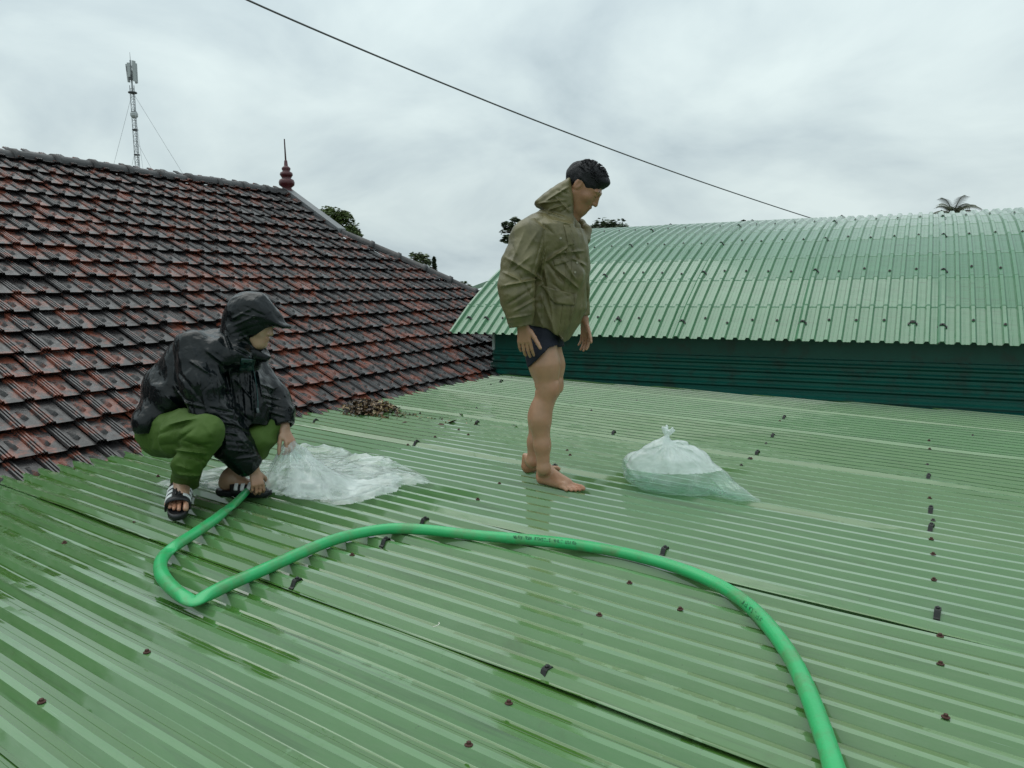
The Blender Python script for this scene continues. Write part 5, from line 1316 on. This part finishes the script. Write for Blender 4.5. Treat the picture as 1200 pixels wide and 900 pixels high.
# ================================================================== guyed antenna mast far behind the tiled house
M_MAST = plain('galvanised_mast', (.34, .36, .37), .5, metal=.3, var=.2)
M_MASTD = plain('dark_mast_bracket', (.08, .085, .09), .6)
M_PANEL = plain('antenna_panel', (.42, .45, .45), .5, var=.1)
ZM = 62.0
top = at(152.8, 72, ZM); base = V(top[0], top[1], -4.6)
MAST = thing('antenna_mast', 'tall guyed lattice antenna mast rising behind the tiled ridge', 'antenna mast', base)
H_ = top[2]-base[2]; W_ = .19; cor = [(W_*math.cos(a), W_*math.sin(a)) for a in (.3, .3+2*PI/3, .3+4*PI/3)]
mb = MB()
for x, y in cor: mb.tube([V(x, y, 0), V(x, y, H_-1.9)], .034, 6)
mb.build('leg_tubes', M_MAST, MAST)
mb = MB(); z = 0; st = .42
while z < H_-2.2:
    for i in range(3):
        (x0, y0), (x1, y1) = cor[i], cor[(i+1) % 3]; mb.tube([V(x0, y0, z), V(x1, y1, z+st)], .014, 4, False); mb.tube([V(x0, y0, z+st), V(x1, y1, z+st)], .012, 4, False)
    z += st
mb.build('lattice_bracing', M_MAST, MAST)
for zz_ in (H_-4.0, H_-5.4, H_-7.4, H_-9.3):
    mb = MB(); mb.lathe([(.22, -.05), (.25, 0), (.22, .05)], (0, 0, zz_), 10); mb.build('flange', M_MASTD, MAST)
mb = MB(); mb.tube([V(0, 0, H_-2.4), V(0, 0, H_+.1)], .07, 8); mb.build('top_pole', M_MAST, MAST)
mb = MB(); mb.tube([V(0, 0, H_), V(0, 0, H_+.72)], [.022, .012], 6); mb.build('lightning_rod', M_MASTD, MAST)
for k, (a, r_, zc, wd, hh) in enumerate(((2.6, .46, H_-.85, .09, .72), (-.45, .36, H_-.80, .13, .8), (1.0, .42, H_-.85, .12, .78), (-1.6, .34, H_-.75, .10, .55))):
    ca = a+FROT; c = V(r_*math.cos(ca), r_*math.sin(ca), zc); rot = np.array(Matrix.Rotation(ca, 3, 'Z') @ Matrix.Rotation(.10 if k == 0 else .02, 3, 'Y'))
    mb = MB(); mb.box(c, (.06, wd, hh), rot); pn = mb.build('antenna_panel', M_PANEL, MAST)
    mb = MB(); mb.tube([V(0, 0, zc+.4), c+V(0, 0, .4)], .03, 5); mb.tube([V(0, 0, zc-.4), c+V(0, 0, -.4)], .03, 5); mb.build('bracket', M_MASTD, pn)
for k, (a, zc) in enumerate(((.4, H_-.9), (2.0, H_-1.1), (3.6, H_-.6), (5.0, H_-1.3))):
    mb = MB(); ca = a+FROT; mb.box(V(.2*math.cos(ca), .2*math.sin(ca), zc), (.12, .10, .2)); mb.build('radio_unit', M_MASTD, MAST)
mb = MB(); mb.lathe([(.1, -.08), (.34, -.05), (.36, 0), (.34, .05), (.1, .08)], (0, 0, H_-2.45), 10); mb.build('guy_ring', M_MASTD, MAST)
mb = MB(); mb.lathe([(.2, -.25), (.30, -.1), (.30, .1), (.2, .25)], (0, 0, H_-4.2), 10); mb.build('antenna_drum', M_PANEL, MAST)
gy = np.array([FX, FY, V(0, 0, 1)])
for zt, xo, yo in ((H_-2.4, -4.9, 2.), (H_-2.4, 5.2, 3.), (H_-2.4, 3.5, -6), (H_-6.6, -3.6, 2), (H_-6.2, 3.6, 2.), (H_-6.2, 2.4, -4), (H_-10, -2.6, 1)):
    e_ = FX*xo*2.0+FY*yo*2.0; mb = MB(); mb.tube([V(0, 0, zt), V(e_[0], e_[1], 0)], .012, 4, False); mb.build('guy_wire', M_MAST, MAST)

# ================================================================== trees beyond the roofs
def mat_foliage(name, a, b):
    m, t, p = newmat(name); g = N(t, 'ShaderNodeNewGeometry'); c = mixc(t, g.outputs['Random Per Island'], a, b); L(t, c, p.inputs['Base Color']); p.inputs['Roughness'].default_value = .55; return m
M_FOL1 = mat_foliage('broadleaf_green', (.05, .085, .02), (.11, .15, .04)); M_FOL2 = mat_foliage('pale_broadleaf', (.07, .10, .045), (.13, .16, .07)); M_FOL3 = mat_foliage('dark_foliage', (.03, .05, .022), (.065, .09, .04))
M_BARK = plain('bark', (.07, .055, .04), .85, var=.4, scale=6)
fr2 = random.Random(21)
def tree(px, py, depth, wpx, hpx, mat, label, n=2600, shape='round', leafs=.09, density=.85):
    """crown centred where the photograph shows it, trunk down to the ground"""
    c = at(px, py, depth); k = depth/FPX; rx, rz_ = wpx*k/2, hpx*k/2; base = V(c[0], c[1], -4.6)
    T = thing('tree' if shape != 'cone' else 'conifer_tree', label, 'tree', base); H = c[2]+4.6
    mb = MB(); lean = V(fr2.uniform(-.3, .3), fr2.uniform(-.3, .3), 0)
    mb.tube(catmull([V(0, 0, 0), lean*.5+V(0, 0, H*.5), lean+V(0, 0, H+rz_*.3)], 4), [max(.05, .20*(1-i/9)) for i in range(9)], 8)
    tips = []
    for i in range(16 if shape != 'cone' else 6):
        a = fr2.uniform(0, 2*PI); u_ = fr2.uniform(-.7, .85); q = math.sqrt(max(0, 1-u_*u_))*fr2.uniform(.45, .95)
        e_ = V(rx*q*math.cos(a), rx*q*math.sin(a), H+rz_*u_); s_ = lean*.9+V(0, 0, H-rz_*fr2.uniform(.1, .9)); mb.tube([s_, (s_+e_)/2+V(0, 0, rz_*.08), e_], [.05, .03, .012], 5, False); tips.append(e_)
    mb.build('trunk', M_BARK, T, True)
    fo = MB(); cl = [(e_, fr2.uniform(.22, .42)*rx) for e_ in tips]+[(V(fr2.gauss(0, .45)*rx, fr2.gauss(0, .45)*rx, H+fr2.gauss(0, .45)*rz_), fr2.uniform(.2, .4)*rx) for _ in range(14)]
    for i in range(n):
        if shape == 'cone':
            u_ = fr2.random(); q = (1-u_)*fr2.uniform(.3, 1)*rx; a = fr2.uniform(0, 2*PI); p = V(q*math.cos(a), q*math.sin(a), H-rz_+2*rz_*u_)
        else:
            ce, cr_ = fr2.choice(cl); d = unit(V(fr2.gauss(0, 1), fr2.gauss(0, 1), fr2.gauss(0, 1))); p = ce+d*cr_*fr2.random()**.45*V(1, 1, .75)
        M_ = np.array(Matrix.Rotation(fr2.uniform(0, 6.3), 3, 'Z') @ Matrix.Rotation(fr2.gauss(0, .8), 3, 'X')); s_ = leafs*fr2.uniform(.6, 1.3)
        fo.add([p+M_@V(-s_, 0, 0), p+M_@V(0, s_*.45, 0), p+M_@V(s_, 0, 0), p+M_@V(0, -s_*.45, 0)], [(0, 1, 2, 3)])
    fo.build('crown', mat, T)
tree(393, 268, 34, 52, 44, M_FOL1, 'bushy green tree top behind the hip of the tiled roof', 4200, leafs=.10)
tree(414, 277, 33, 18, 22, M_FOL1, 'smaller round tree top just right of the bushy one behind the hip', 1500, leafs=.09)
tree(490, 309, 38, 30, 22, M_FOL2, 'pale sparse tree top low above the hip of the tiled roof', 1100, leafs=.11)
tree(509, 318, 36, 11, 34, M_FOL3, 'narrow dark pointed tree beside the pale sparse one', 900, 'cone', .10)
tree(543, 336, 40, 12, 14, M_FOL1, 'tiny tree top at the lower end of the tiled hip', 500, leafs=.11)
tree(598, 272, 24, 22, 34, M_FOL3, 'dark leafy tree peeking out behind the back of the standing person', 900, leafs=.085)
tree(716, 272, 26, 56, 22, M_FOL3, 'dark tree top over the curved roof in front of the standing person', 1600, leafs=.09)
tree(871, 266, 30, 16, 16, M_FOL3, 'small dark pointed tree top above the middle of the curved roof', 500, 'cone', .09)
# coconut palm
pc_ = at(1117, 252, 26); pb = V(pc_[0], pc_[1], -4.6); PALM = thing('palm_tree', 'coconut palm crown rising behind the curved green roof', 'palm', pb); Hp = pc_[2]+4.6
mb = MB(); mb.tube(catmull([V(.5, 0, 0), V(.25, .1, Hp*.5), V(0, 0, Hp-.1)], 5), [.2]*3+[.15]*4+[.12]*4, 8); mb.build('trunk', M_BARK, PALM, True)
M_FROND = mat_foliage('palm_frond', (.05, .06, .03), (.10, .11, .06))
for k in range(15):
    a = 2*PI*k/15+fr2.uniform(-.2, .2); up = fr2.uniform(.7, 1.5); Ln = fr2.uniform(.62, .9); mb = MB(); d = V(math.cos(a), math.sin(a), 0); sd = V(-math.sin(a), math.cos(a), 0)
    spine = [V(0, 0, Hp)+d*Ln*s+V(0, 0, up*Ln*s*1.0-1.05*Ln*s*s*.75) for s in np.linspace(0, 1, 12)]
    mb.tube(spine, [.02*(1-i/13) for i in range(12)], 4, False)
    for i in range(2, 12):
        for s in (-1, 1):
            for h in (0, .5):
                b_ = spine[i-1]*(1-h)+spine[i]*h; tip = b_+sd*s*.26*Ln*math.sin(PI*(.12+.8*i/12))+unit(spine[i]-spine[i-1])*.22*Ln+V(0, 0, -.10*Ln)
                w_ = unit(spine[i]-spine[i-1])*.018; mb.add([b_-w_, b_+w_, tip], [(0, 1, 2)])
    mb.build('frond', M_FROND, PALM)
